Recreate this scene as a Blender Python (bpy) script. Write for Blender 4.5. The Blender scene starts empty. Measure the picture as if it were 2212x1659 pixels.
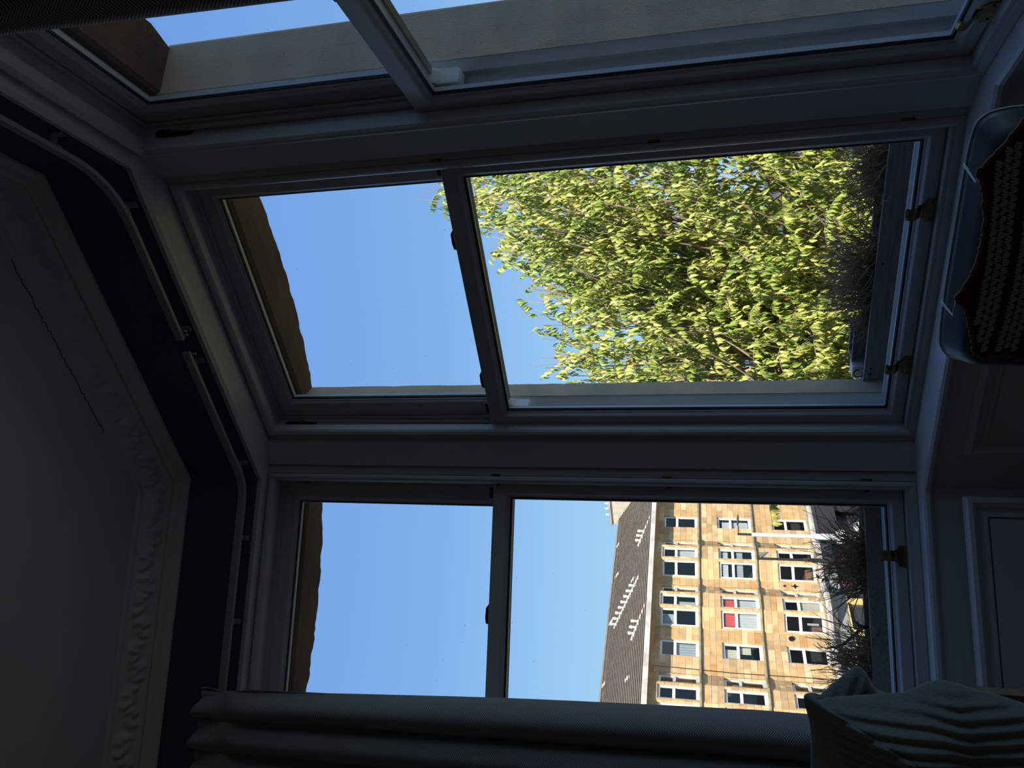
import bpy, bmesh, math, random
import numpy as np
from mathutils import Vector, Matrix
random.seed(7)
S = bpy.context.scene
COL = S.collection
EYE = 1.40            # camera height above the room floor

# ------------------------------------------------------------------ camera, sky, sun, exposure
F_PX, PITCH, ROLL, YAW = 1713.585, 0.243785, -0.014956, -0.598231
_F = Vector((math.sin(YAW)*math.cos(PITCH), math.cos(YAW)*math.cos(PITCH), math.sin(PITCH)))
_R = Vector((math.cos(YAW), -math.sin(YAW), 0.0))
_U = _R.cross(_F)
_R2 = _R*math.cos(ROLL) + _U*math.sin(ROLL)
_U2 = -_R*math.sin(ROLL) + _U*math.cos(ROLL)
cd = bpy.data.cameras.new('camera')
cam = bpy.data.objects.new('camera', cd); COL.objects.link(cam)
cd.sensor_width = 36.0; cd.lens = F_PX*36.0/2212.0; cd.clip_start = 0.05; cd.clip_end = 400
mw = Matrix.Identity(4)                     # the phone was held sideways: the picture's right is the room's down
for i, v in enumerate((-_U2, _R2, -_F)):
    for r in range(3): mw[r][i] = v[r]
mw[0][3], mw[1][3], mw[2][3] = 0, 0, EYE
cam.matrix_world = mw
S.camera = cam

w = bpy.data.worlds.new('sky'); S.world = w; w.use_nodes = True
nt = w.node_tree; nt.nodes.clear()
out = nt.nodes.new('ShaderNodeOutputWorld'); bg = nt.nodes.new('ShaderNodeBackground')
tc = nt.nodes.new('ShaderNodeTexCoord'); sx = nt.nodes.new('ShaderNodeSeparateXYZ')
cr = nt.nodes.new('ShaderNodeValToRGB')
nt.links.new(tc.outputs['Generated'], sx.inputs[0]); nt.links.new(sx.outputs['Z'], cr.inputs[0])
e = cr.color_ramp.elements
e[0].position = 0.0; e[0].color = (0.46, 0.76, 0.99, 1)
e[1].position = 1.0; e[1].color = (0.13, 0.28, 0.70, 1)
for p, c in ((0.16, (0.36, 0.65, 0.97, 1)), (0.32, (0.245, 0.47, 0.90, 1)), (0.55, (0.185, 0.38, 0.83, 1))):
    k = e.new(p); k.color = c
nz = nt.nodes.new('ShaderNodeTexNoise'); nz.inputs['Scale'].default_value = 6; nz.inputs['Detail'].default_value = 7
mpn = nt.nodes.new('ShaderNodeMapping'); mpn.inputs['Scale'].default_value = (1, 1, 2.4); mpn.inputs['Location'].default_value = (0.35, 0.1, 0)
nt.links.new(tc.outputs['Generated'], mpn.inputs[0]); nt.links.new(mpn.outputs[0], nz.inputs['Vector'])
cr2 = nt.nodes.new('ShaderNodeValToRGB'); cr2.color_ramp.elements[0].position = 0.60; cr2.color_ramp.elements[1].position = 0.72
nt.links.new(nz.outputs[0], cr2.inputs[0])
cr3 = nt.nodes.new('ShaderNodeValToRGB')   # clouds stay low over the horizon
cr3.color_ramp.elements[0].position = 0.10; cr3.color_ramp.elements[0].color = (1, 1, 1, 1)
cr3.color_ramp.elements[1].position = 0.17; cr3.color_ramp.elements[1].color = (0, 0, 0, 1)
nt.links.new(sx.outputs['Z'], cr3.inputs[0])
ml = nt.nodes.new('ShaderNodeMath'); ml.operation = 'MULTIPLY'
nt.links.new(cr2.outputs[0], ml.inputs[0]); nt.links.new(cr3.outputs[0], ml.inputs[1])
mx = nt.nodes.new('ShaderNodeMixRGB'); mx.inputs[2].default_value = (0.92, 0.95, 1.0, 1)
nt.links.new(ml.outputs[0], mx.inputs[0]); nt.links.new(cr.outputs[0], mx.inputs[1])
nt.links.new(mx.outputs[0], bg.inputs[0]); nt.links.new(bg.outputs[0], out.inputs[0])
bg.inputs[1].default_value = 1.0

sl = bpy.data.lights.new('sun', 'SUN'); sun = bpy.data.objects.new('sun', sl); COL.objects.link(sun)
sl.energy = 8.8; sl.color = (1.0, 0.93, 0.80); sl.angle = math.radians(0.53)
SB, SE = math.radians(132), math.radians(40)     # bearing from +Y towards +X, elevation
sd = Vector((math.sin(SB)*math.cos(SE), math.cos(SB)*math.cos(SE), math.sin(SE)))
sun.rotation_euler = sd.to_track_quat('Z', 'Y').to_euler()
sun.location = (6, -6, 12)
rl = bpy.data.lights.new('room_fill', 'POINT'); rlo = bpy.data.objects.new('room_fill', rl); COL.objects.link(rlo)
rl.energy = 1.3; rl.color = (1.0, 0.95, 0.88); rl.shadow_soft_size = 0.22; rlo.location = (0.9, -2.2, EYE+0.35)     # unseen fill light added behind the camera to lift surfaces facing it
vs = S.view_settings
vs.view_transform = 'Standard'; vs.look = 'None'; vs.exposure = 0.0; vs.gamma = 1.0; vs.use_curve_mapping = False

# ------------------------------------------------------------------ helpers
def mat(name, base, rough=0.6, metal=0.0, noise=None, spec=0.5, bump=None, emit=None):
    m = bpy.data.materials.new(name); m.use_nodes = True
    t = m.node_tree; b = t.nodes['Principled BSDF']
    b.inputs['Base Color'].default_value = (*base, 1); b.inputs['Roughness'].default_value = rough
    b.inputs['Metallic'].default_value = metal; b.inputs['Specular IOR Level'].default_value = spec
    if noise or bump:
        tc = t.nodes.new('ShaderNodeTexCoord')
    if noise:                       # (scale, second colour, detail, stretch)
        n = t.nodes.new('ShaderNodeTexNoise'); n.inputs['Scale'].default_value = noise[0]; n.inputs['Detail'].default_value = noise[2]
        mp = t.nodes.new('ShaderNodeMapping'); mp.inputs['Scale'].default_value = noise[3]
        t.links.new(tc.outputs['Object'], mp.inputs[0]); t.links.new(mp.outputs[0], n.inputs['Vector'])
        c = t.nodes.new('ShaderNodeValToRGB'); c.color_ramp.elements[0].position = 0.35; c.color_ramp.elements[1].position = 0.68
        c.color_ramp.elements[0].color = (*base, 1); c.color_ramp.elements[1].color = (*noise[1], 1)
        t.links.new(n.outputs[0], c.inputs[0]); t.links.new(c.outputs[0], b.inputs['Base Color'])
    if bump:
        n2 = t.nodes.new('ShaderNodeTexNoise'); n2.inputs['Scale'].default_value = bump[0]; n2.inputs['Detail'].default_value = 6
        bm_ = t.nodes.new('ShaderNodeBump'); bm_.inputs['Strength'].default_value = bump[1]; bm_.inputs['Distance'].default_value = bump[2]
        t.links.new(tc.outputs['Object'], n2.inputs['Vector'])
        t.links.new(n2.outputs[0], bm_.inputs['Height']); t.links.new(bm_.outputs[0], b.inputs['Normal'])
    if emit:
        b.inputs['Emission Color'].default_value = (*emit[0], 1); b.inputs['Emission Strength'].default_value = emit[1]
    return m

class MB:
    """collects vertices and faces in room coordinates (z from the eye), builds one mesh object"""
    def __init__(s): s.v = []; s.f = []
    def face(s, pts):
        i = len(s.v); s.v += [tuple(p) for p in pts]; s.f.append(tuple(range(i, i+len(pts))))
    def grid(s, rows, close_u=False, close_v=False):
        i = len(s.v); n = len(rows); k = len(rows[0])
        for r in rows: s.v += [tuple(p) for p in r]
        for a in range(n if close_u else n-1):
            for b in range(k if close_v else k-1):
                a2, b2 = (a+1) % n, (b+1) % k
                s.f.append((i+a*k+b, i+a2*k+b, i+a2*k+b2, i+a*k+b2))
    def hexa(s, p):        # p: eight corners, bottom ring then top ring
        i = len(s.v); s.v += [tuple(q) for q in p]
        for q in ((3, 2, 1, 0), (4, 5, 6, 7), (0, 1, 5, 4), (1, 2, 6, 5), (2, 3, 7, 6), (3, 0, 4, 7)):
            s.f.append(tuple(i+k for k in q))
    def box(s, fn, t0, t1, w0, w1, z0, z1):
        s.hexa([fn(t0, w0, z0), fn(t1, w0, z0), fn(t1, w1, z0), fn(t0, w1, z0), fn(t0, w0, z1), fn(t1, w0, z1), fn(t1, w1, z1), fn(t0, w1, z1)])
    def prism(s, poly, z0, z1):
        i = len(s.v); n = len(poly)
        s.v += [(p[0], p[1], z0) for p in poly] + [(p[0], p[1], z1) for p in poly]
        for k in range(n): s.f.append((i+k, i+(k+1) % n, i+n+(k+1) % n, i+n+k))
        s.f.append(tuple(i+k for k in reversed(range(n)))); s.f.append(tuple(i+n+k for k in range(n)))
    def tube(s, pts, r, sides=6, taper=None, cap=True):
        pts = [Vector(p) for p in pts]; n = len(pts); rows = []
        up = Vector((0.13, 0.21, 0.97))
        for k, p in enumerate(pts):
            d = (pts[min(k+1, n-1)]-pts[max(k-1, 0)]).normalized()
            a = d.cross(up)
            if a.length < 0.05: a = d.cross(Vector((1, 0, 0)))
            a.normalize(); b = d.cross(a)
            rr = r if taper is None else r*(1-(1-taper)*k/(n-1))
            rows.append([p+a*rr*math.cos(2*math.pi*q/sides)+b*rr*math.sin(2*math.pi*q/sides) for q in range(sides)])
        i = len(s.v)
        s.grid(rows, close_v=True)
        if cap:
            s.f.append(tuple(i+q for q in range(sides))); s.f.append(tuple(i+(n-1)*sides+q for q in reversed(range(sides))))
    def build(s, name, m, parent=None, smooth=False, fix=True):
        me = bpy.data.meshes.new(name)
        if parent is None and s.v:
            a = np.array(s.v); c = (a.min(0)+a.max(0))/2; c[2] = a[:, 2].min(); off = Vector((c[0], c[1], c[2]+EYE))
        else: off = Vector((0, 0, 0))
        if parent is not None:
            q = parent
            while q is not None: off = off+q.location; q = q.parent
        me.from_pydata([(x-off[0], y-off[1], z+EYE-off[2]) for x, y, z in s.v], [], s.f)
        if fix:
            b = bmesh.new(); b.from_mesh(me); bmesh.ops.recalc_face_normals(b, faces=b.faces); b.to_mesh(me); b.free()
        if smooth: me.shade_smooth()
        me.materials.append(m)
        o = bpy.data.objects.new(name, me); COL.objects.link(o)
        if parent is not None: o.parent = parent
        else: o.location = off
        return o
def empty(name, loc, label=None, cat=None, group=None, kind=None):
    o = bpy.data.objects.new(name, None); COL.objects.link(o); o.location = (loc[0], loc[1], loc[2]+EYE); o.empty_display_size = 0.1
    return tag(o, label, cat, group, kind)
def tag(o, label=None, cat=None, group=None, kind=None):
    if label: o['label'] = label
    if cat: o['category'] = cat
    if group: o['group'] = group
    if kind: o['kind'] = kind
    return o

# ------------------------------------------------------------------ the bay: three facets, each with its own frame (t along, w outwards, z)
LA, RA = 0.809148, 0.813748
class Facet:
    def __init__(s, o, e): s.o = Vector((*o, 0)); s.e = Vector((*e, 0)); s.n = Vector((-e[1], e[0], 0))
    def __call__(s, t, w, z): p = s.o+s.e*t+s.n*w; return Vector((p.x, p.y, z))
FC = Facet((-1.7599, 2.2465), (1, 0))
FL = Facet((-1.8855, 2.1600), (math.cos(LA), math.sin(LA)))
FR = Facet((-0.5956, 2.1784), (math.cos(RA), -math.sin(RA)))
WW = 1.0435; ZB, ZT = -0.6344, 1.7156
WIN = {1: (FL, -WW, 0.0), 2: (FC, 0.0, WW), 3: (FR, 0.0, WW)}
CL = Vector((-1.858, 2.089)); CRr = Vector((-0.604, 2.094))
eL = Vector((FL.e.x, FL.e.y)); eR = Vector((FR.e.x, FR.e.y))
WPATH = [CL-eL*1.30, CL, CRr, CRr+eR*1.30]        # inner wall line, left to right as seen from inside
def off_path(path, d):
    """offset an open polyline by d towards the room (right-hand side of its direction)"""
    nn = []
    for a, b in zip(path[:-1], path[1:]):
        q = (b-a).normalized(); nn.append(Vector((q.y, -q.x)))
    res = []
    for k, p in enumerate(path):
        if k == 0: res.append(p+nn[0]*d)
        elif k == len(path)-1: res.append(p+nn[-1]*d)
        else:
            m = (nn[k-1]+nn[k]); m = m/ (m.dot(nn[k])); res.append(p+m*d)
    return res
def sweep(mb, path, prof, closed=False):
    cols = [[Vector((q.x, q.y, z)) for q in off_path(path, d)] for d, z in prof]
    mb.grid(cols, close_u=closed)
def seg(path, i, ext0=0, ext1=0):
    return path[i:i+2]
def sweep_seg(mb, i, prof, closed=True, path=WPATH):
    """one facet's stretch of a swept moulding, mitred at the corners"""
    cols = []
    for d, z in prof:
        q = off_path(path, d); cols.append([Vector((q[i].x, q[i].y, z)), Vector((q[i+1].x, q[i+1].y, z))])
    mb.grid(cols, close_u=closed)
    if closed:
        mb.face([c[0] for c in cols]); mb.face([c[1] for c in reversed(cols)])
def ring(mb, F, t0, t1, z0, z1, prof, flat=(1, 1, 1, 1), closed_prof=True):
    """mitred frame: prof = (k, off, w); inset on each side = k*flat[side]+off; sides left, right, bottom, top"""
    rows = []
    for k, off, w in prof:
        i = [k*f+off for f in flat]
        rows.append([F(t0+i[0], w, z0+i[2]), F(t1-i[1], w, z0+i[2]), F(t1-i[1], w, z1-i[3]), F(t0+i[0], w, z1-i[3])])
    mb.grid(rows, close_u=closed_prof, close_v=True)
def uring(mb, F, t0, t1, z0, z1, prof):
    """frame on three sides (left, top, right)"""
    rows = []
    for off, w in prof:
        rows.append([F(t0+off, w, z0), F(t0+off, w, z1-off), F(t1-off, w, z1-off), F(t1-off, w, z0)])
    mb.grid(rows, close_u=True)

# ------------------------------------------------------------------ materials
PAINT = mat('old_white_gloss_paint', (0.55, 0.54, 0.53), 0.38, noise=(3, (0.51, 0.50, 0.50), 3, (1, 1, 1)), bump=(60, 0.08, 0.002))
PANEL = mat('pale_panelling_paint', (0.62, 0.59, 0.55), 0.35, bump=(30, 0.08, 0.002))
WALLP = mat('deep_blue_wall_paint', (0.050, 0.085, 0.150), 0.8, bump=(90, 0.1, 0.002))
CEILP = mat('ceiling_paint', (0.72, 0.71, 0.66), 0.9, noise=(2, (0.68, 0.68, 0.63), 4, (1, 1, 1)), bump=(50, 0.1, 0.002))
PLAST = mat('plaster_cornice', (0.76, 0.74, 0.69), 0.85, bump=(80, 0.25, 0.003))
FLOORM = mat('floorboards', (0.52, 0.36, 0.22), 0.5, noise=(8, (0.40, 0.27, 0.16), 5, (1, 12, 1)))
DARK = mat('dark_gap', (0.006, 0.007, 0.01), 0.8)
RUBBER = mat('black_glazing_gasket', (0.008, 0.008, 0.012), 0.5)
SEALM = mat('white_spacer', (0.55, 0.58, 0.62), 0.4)
BRASS = mat('aged_brass', (0.42, 0.30, 0.12), 0.28, 1.0, noise=(40, (0.20, 0.15, 0.07), 4, (1, 1, 1)))
IRON = mat('dark_metal', (0.05, 0.045, 0.04), 0.4, 0.8)
CORD = mat('sash_cord_cotton', (0.38, 0.36, 0.32), 0.9, bump=(900, 0.6, 0.002))
RAILM = mat('white_curtain_rail', (0.36, 0.36, 0.37), 0.35)
OUTP = mat('white_outside_paint', (0.84, 0.84, 0.82), 0.45, noise=(9, (0.76, 0.76, 0.73), 6, (1, 1, 1)), bump=(70, 0.15, 0.002))
STONE = mat('weathered_blond_sandstone', (0.74, 0.57, 0.39), 0.95, noise=(2.2, (0.56, 0.45, 0.33), 10, (1, 1, 3)), bump=(260, 0.9, 0.004))
SOFF = mat('red_brown_lintel_stone', (0.22, 0.135, 0.085), 0.95, noise=(4, (0.12, 0.085, 0.065), 10, (1, 1, 1)), bump=(120, 0.7, 0.006))
WOODG = mat('weathered_grey_board', (0.36, 0.34, 0.31), 0.85, noise=(10, (0.24, 0.22, 0.21), 8, (1, 14, 14)), bump=(40, 0.3, 0.004))

def glass(name, tint=(1, 1, 1), dirt=0.0):
    m = bpy.data.materials.new(name); m.use_nodes = True; t = m.node_tree; t.nodes.clear()
    o = t.nodes.new('ShaderNodeOutputMaterial'); tr = t.nodes.new('ShaderNodeBsdfTransparent'); gl = t.nodes.new('ShaderNodeBsdfGlossy')
    tr.inputs[0].default_value = (*tint, 1); gl.inputs['Roughness'].default_value = 0.01
    lw = t.nodes.new('ShaderNodeLayerWeight'); pw = t.nodes.new('ShaderNodeMath'); pw.operation = 'POWER'; pw.inputs[1].default_value = 5.0
    fr = t.nodes.new('ShaderNodeMath'); fr.operation = 'MULTIPLY_ADD'; fr.inputs[1].default_value = 0.80; fr.inputs[2].default_value = 0.06
    t.links.new(lw.outputs['Facing'], pw.inputs[0]); t.links.new(pw.outputs[0], fr.inputs[0])
    mx = t.nodes.new('ShaderNodeMixShader')
    t.links.new(fr.outputs[0], mx.inputs[0]); t.links.new(tr.outputs[0], mx.inputs[1]); t.links.new(gl.outputs[0], mx.inputs[2])
    last = mx
    if dirt:
        tc = t.nodes.new('ShaderNodeTexCoord'); n = t.nodes.new('ShaderNodeTexNoise'); n.inputs['Scale'].default_value = 95; n.inputs['Detail'].default_value = 2
        t.links.new(tc.outputs['Object'], n.inputs['Vector'])
        c = t.nodes.new('ShaderNodeValToRGB'); c.color_ramp.elements[0].position = 0.755; c.color_ramp.elements[1].position = 0.79
        c.color_ramp.elements[1].color = (dirt, dirt, dirt, 1)
        t.links.new(n.outputs[0], c.inputs[0])
        df = t.nodes.new('ShaderNodeBsdfDiffuse'); df.inputs[0].default_value = (0.25, 0.25, 0.25, 1)
        m2 = t.nodes.new('ShaderNodeMixShader'); t.links.new(c.outputs[0], m2.inputs[0]); t.links.new(mx.outputs[0], m2.inputs[1]); t.links.new(df.outputs[0], m2.inputs[2])
        last = m2
    t.links.new(last.outputs[0], o.inputs[0]); return m
GLASS = glass('window_glass', (0.97, 0.985, 0.99), 0.5)

# ------------------------------------------------------------------ room shell
CEIL = 2.13
def struct(mb, name, m, label, **k):
    return tag(mb.build(name, m, **k), label, kind='structure')
for i, nm in enumerate(('wall_left', 'wall_front', 'wall_right')):
    mb = MB(); sweep_seg(mb, i, [(0, ZT), (0, CEIL+0.05), (-0.40, CEIL+0.05), (-0.40, ZT+0.03), (-0.13, ZT)])
    struct(mb, nm, WALLP, 'dark blue strip of wall above the %s bay window' % ('left', 'middle', 'right')[i])
    # the pale soffit board under it, with its bead along the room edge
    r = bpy.data.objects[nm]
    mb = MB(); sweep_seg(mb, i, [(0.004, ZT+0.004), (0.004, ZT-0.012), (-0.014, ZT-0.016), (-0.020, ZT-0.004), (-0.05, ZT-0.002), (-0.165, ZT-0.001), (-0.165, ZT+0.02), (-0.02, ZT+0.012)])
    mb.build('soffit_board', PAINT, r)
mb = MB()
p = WPATH
back = [Vector((-3.9, 0.95)), Vector((-3.9, -4.2)), Vector((2.2, -4.2)), Vector((2.2, 0.95))]
poly = [*[Vector(q) for q in off_path(p, -0.3)], back[3], back[2], back[1], back[0]]
mb.face([(q.x, q.y, CEIL) for q in poly]); mb.face([(q.x, q.y, CEIL+0.1) for q in poly])
struct(mb, 'ceiling', CEILP, 'dim off-white ceiling')
mb = MB(); mb.face([(q.x, q.y, -EYE) for q in poly]); mb.face([(q.x, q.y, -EYE-0.1) for q in poly])
struct(mb, 'floor', FLOORM, 'dark floorboards')
BACKW = mat('pale_back_wall_paint', (0.62, 0.56, 0.48), 0.9)
def wall_slab(name, a, b, th, label, z0=-EYE, z1=CEIL+0.05, m=WALLP):
    a, b = Vector(a), Vector(b); d = (b-a).normalized(); n = Vector((-d.y, d.x))*th
    mb = MB(); mb.prism([a, b, b+n, a+n], z0, z1); return struct(mb, name, m, label)
WL, WR = WPATH[0], WPATH[3]
wall_slab('wall_side_left', (-3.9, WL.y), (WL.x, WL.y), 0.45, 'dark blue wall left of the bay')
wall_slab('wall_side_right', (WR.x, WR.y), (2.2, WR.y), 0.45, 'dark blue wall right of the bay')
wall_slab('wall_back', (2.2, -4.2), (-3.9, -4.2), 0.2, 'pale wall behind', m=BACKW)
wall_slab('wall_far_left', (-3.9, -4.2), (-3.9, WL.y+0.4), 0.2, 'pale end wall', m=BACKW)
wall_slab('wall_far_right', (2.2, WR.y+0.4), (2.2, -4.2), 0.2, 'pale end wall', m=BACKW)
# posts between the windows
A, B = Vector((-1.779, 2.218)), Vector((-1.851, 2.173)); C_, D_ = Vector((-0.602, 2.176)), Vector((-0.686, 2.221))
def post(name, pts, label, z0=-0.68):
    mb = MB(); mb.prism(pts, z0, ZT); return struct(mb, name, PAINT, label)
nL, nR, nC = Vector((FL.n.x, FL.n.y)), Vector((FR.n.x, FR.n.y)), Vector((0, 1))
post('trim_1', [B, A, A+nC*0.15, (A+B)/2+(nL+nC)*0.09, B+nL*0.15], 'flat pale post between the left and middle windows')
post('trim_2', [D_, C_, C_+nR*0.15, (C_+D_)/2+(nR+nC)*0.09, D_+nC*0.15], 'flat pale post between the middle and right windows')
q0 = FL(-WW-0.02, -0.02, 0).to_2d(); post('trim_3', [q0-eL*0.25+nL*0, q0, q0+nL*0.14, q0-eL*0.25+nL*0.14], 'pale post at the left end of the bay', -EYE)
q0 = FR(WW+0.02, -0.02, 0).to_2d(); post('trim_4', [q0, q0+eR*0.25, q0+eR*0.25+nR*0.14, q0+nR*0.14], 'pale post at the right end of the bay', -EYE)
# thin cover fillets in the groove beside each post
def fillet(name, F, t0, t1, label):
    mb = MB(); mb.box(F, t0, t1, -0.004, 0.03, -0.655, ZT); return struct(mb, name, PAINT, label)
fillet('trim_5', FC, -0.019, -0.002, 'narrow fillet beside the middle window'); fillet('trim_6', FC, WW+0.002, WW+0.028, 'narrow fillet beside the middle window')
fillet('trim_7', FL, 0.002, 0.03, 'narrow fillet beside the left window'); fillet('trim_8', FR, -0.024, -0.002, 'narrow fillet beside the right window')

# cornice: two plain ribs below, a band of moulded foliage above
def cornice():
    prof = [(0.0, 2.02), (0.010, 2.018), (0.016, 2.026), (0.017, 2.038), (0.024, 2.043), (0.034, 2.044), (0.040, 2.052), (0.041, 2.062), (0.046, 2.064)]
    band = [(0.046+0.100*(k/13), 2.064+0.058*(k/13)**0.85) for k in range(14)]
    tail = [(0.149, 2.120), (0.156, 2.124), (0.162, 2.131)]
    rnd = random.Random(3)
    leaves = []
    tot = 1.3+1.3+1.254
    x = -0.02; flip = 0
    while x < tot+0.1:
        cx = x+rnd.uniform(-0.01, 0.01); up = flip % 2
        for k in range(7):
            a = math.pi*(0.5 if up else -0.5)+(k-3)*0.36
            L = 0.030+0.010*math.cos((k-3)*0.5)
            leaves.append((cx+math.cos(a)*L*0.8, 0.5+(-0.28 if up else 0.28)+math.sin(a)*L*7, 0.011, 0.13, 0.6+rnd.random()*0.5))
        leaves.append((cx+0.035, 0.5, 0.016, 0.2, 1.0)); x += 0.085; flip += 1
    L = np.array(leaves)
    rows = []
    full = prof+band+tail; nb = len(prof)
    # samples along the path
    stations = []
    s0 = 0
    for i in range(3):
        n = 170
        for k in range(n+(1 if i == 2 else 0)): stations.append((i, k/n))
    seglen = [1.3, 1.254, 1.3]; cum = [0, 1.3, 2.554]
    offs = [off_path(WPATH, d) for d, z in full]
    for (i, f) in stations:
        s = cum[i]+f*seglen[i]; row = []
        near = L[np.abs(L[:, 0]-s) < 0.06]
        for j, (d, z) in enumerate(full):
            q = offs[j][i].lerp(offs[j][i+1], f); dz = 0; dn = 0
            if nb <= j < nb+14:
                u = (j-nb)/13
                h = 0
                if len(near): h = float(np.max(near[:, 4]*np.exp(-((near[:, 0]-s)/near[:, 2])**2-((near[:, 1]-u)/near[:, 3])**2)))
                h = 0.024*h*min(1, 8*u, 8*(1-u))
                dz = -h*0.8; dn = h*0.6
                m = Vector((0, 0)); qi = off_path(WPATH, d+dn); q = qi[i].lerp(qi[i+1], f)
            row.append(Vector((q.x, q.y, z+dz)))
        rows.append(row)
    mb = MB(); mb.grid(rows)
    o = mb.build('trim_9', PLAST, smooth=True, fix=True); return tag(o, 'plaster cornice with a band of moulded leaves', kind='structure')
cornice()
# settlement crack between ceiling and cornice
mb = MB(); rnd = random.Random(5); pts = []
q = off_path(WPATH, 0.168)
for k in range(90):
    f = 0.12+0.62*k/89; c = q[1].lerp(q[2], 1-f) if True else None
    pts.append((c.x+rnd.uniform(-.003, .003), c.y+rnd.uniform(-.004, .004)-0.002, CEIL-0.0005))
mb.tube(pts, 0.0014, 4); mb.build('crack', DARK, bpy.data.objects['ceiling'])

# ------------------------------------------------------------------ sill board, apron panelling
for i, nm in enumerate(('left', 'middle', 'right')):
    wo = None
    mb = MB(); sweep_seg(mb, i, [(-0.016, -0.655), (-0.004, -0.657), (0.003, -0.664), (0.004, -0.674), (-0.002, -0.682), (-0.014, -0.686), (-0.20, -0.686), (-0.20, -0.650)])
    struct(mb, 'trim_%d' % (10+i), PANEL, 'rounded sill board under the %s window' % nm, smooth=False)
    mb = MB(); sweep_seg(mb, i, [(-0.020, -0.684), (-0.020, -EYE), (-0.15, -EYE), (-0.15, -0.684)])
    o = struct(mb, 'wall_apron_%s' % nm, PANEL, 'panelled apron under the %s window' % nm)
    F = (FL, FC, FR)[i]; wpl = {0: -0.1372, 1: -0.1365, 2: -0.138}[i]
    # panel moulding lying on the apron face
    if i == 0: t0, t1 = -1.05, -0.055
    elif i == 1: t0, t1 = 0.035, 1.02
    else: t0, t1 = 0.06, 1.0
    mb = MB(); ring(mb, F, t0, t1, -1.26, -0.754, [(0, 0, wpl+0.02), (0, 0, wpl-0.006), (0, 0.006, wpl-0.016), (0, 0.018, wpl-0.019), (0, 0.030, wpl-0.010), (0, 0.034, wpl+0.004), (0, 0.044, wpl+0.006), (0, 0.048, wpl-0.003), (0, 0.060, wpl-0.004), (0, 0.064, wpl+0.02)])
    mb.build('panel_moulding', PANEL, o)
    mb = MB(); mb.box(F, t0+0.066, t1-0.066, wpl-0.001, wpl+0.012, -1.194, -0.82)
    mb.build('panel_field', PANEL, o)

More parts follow.
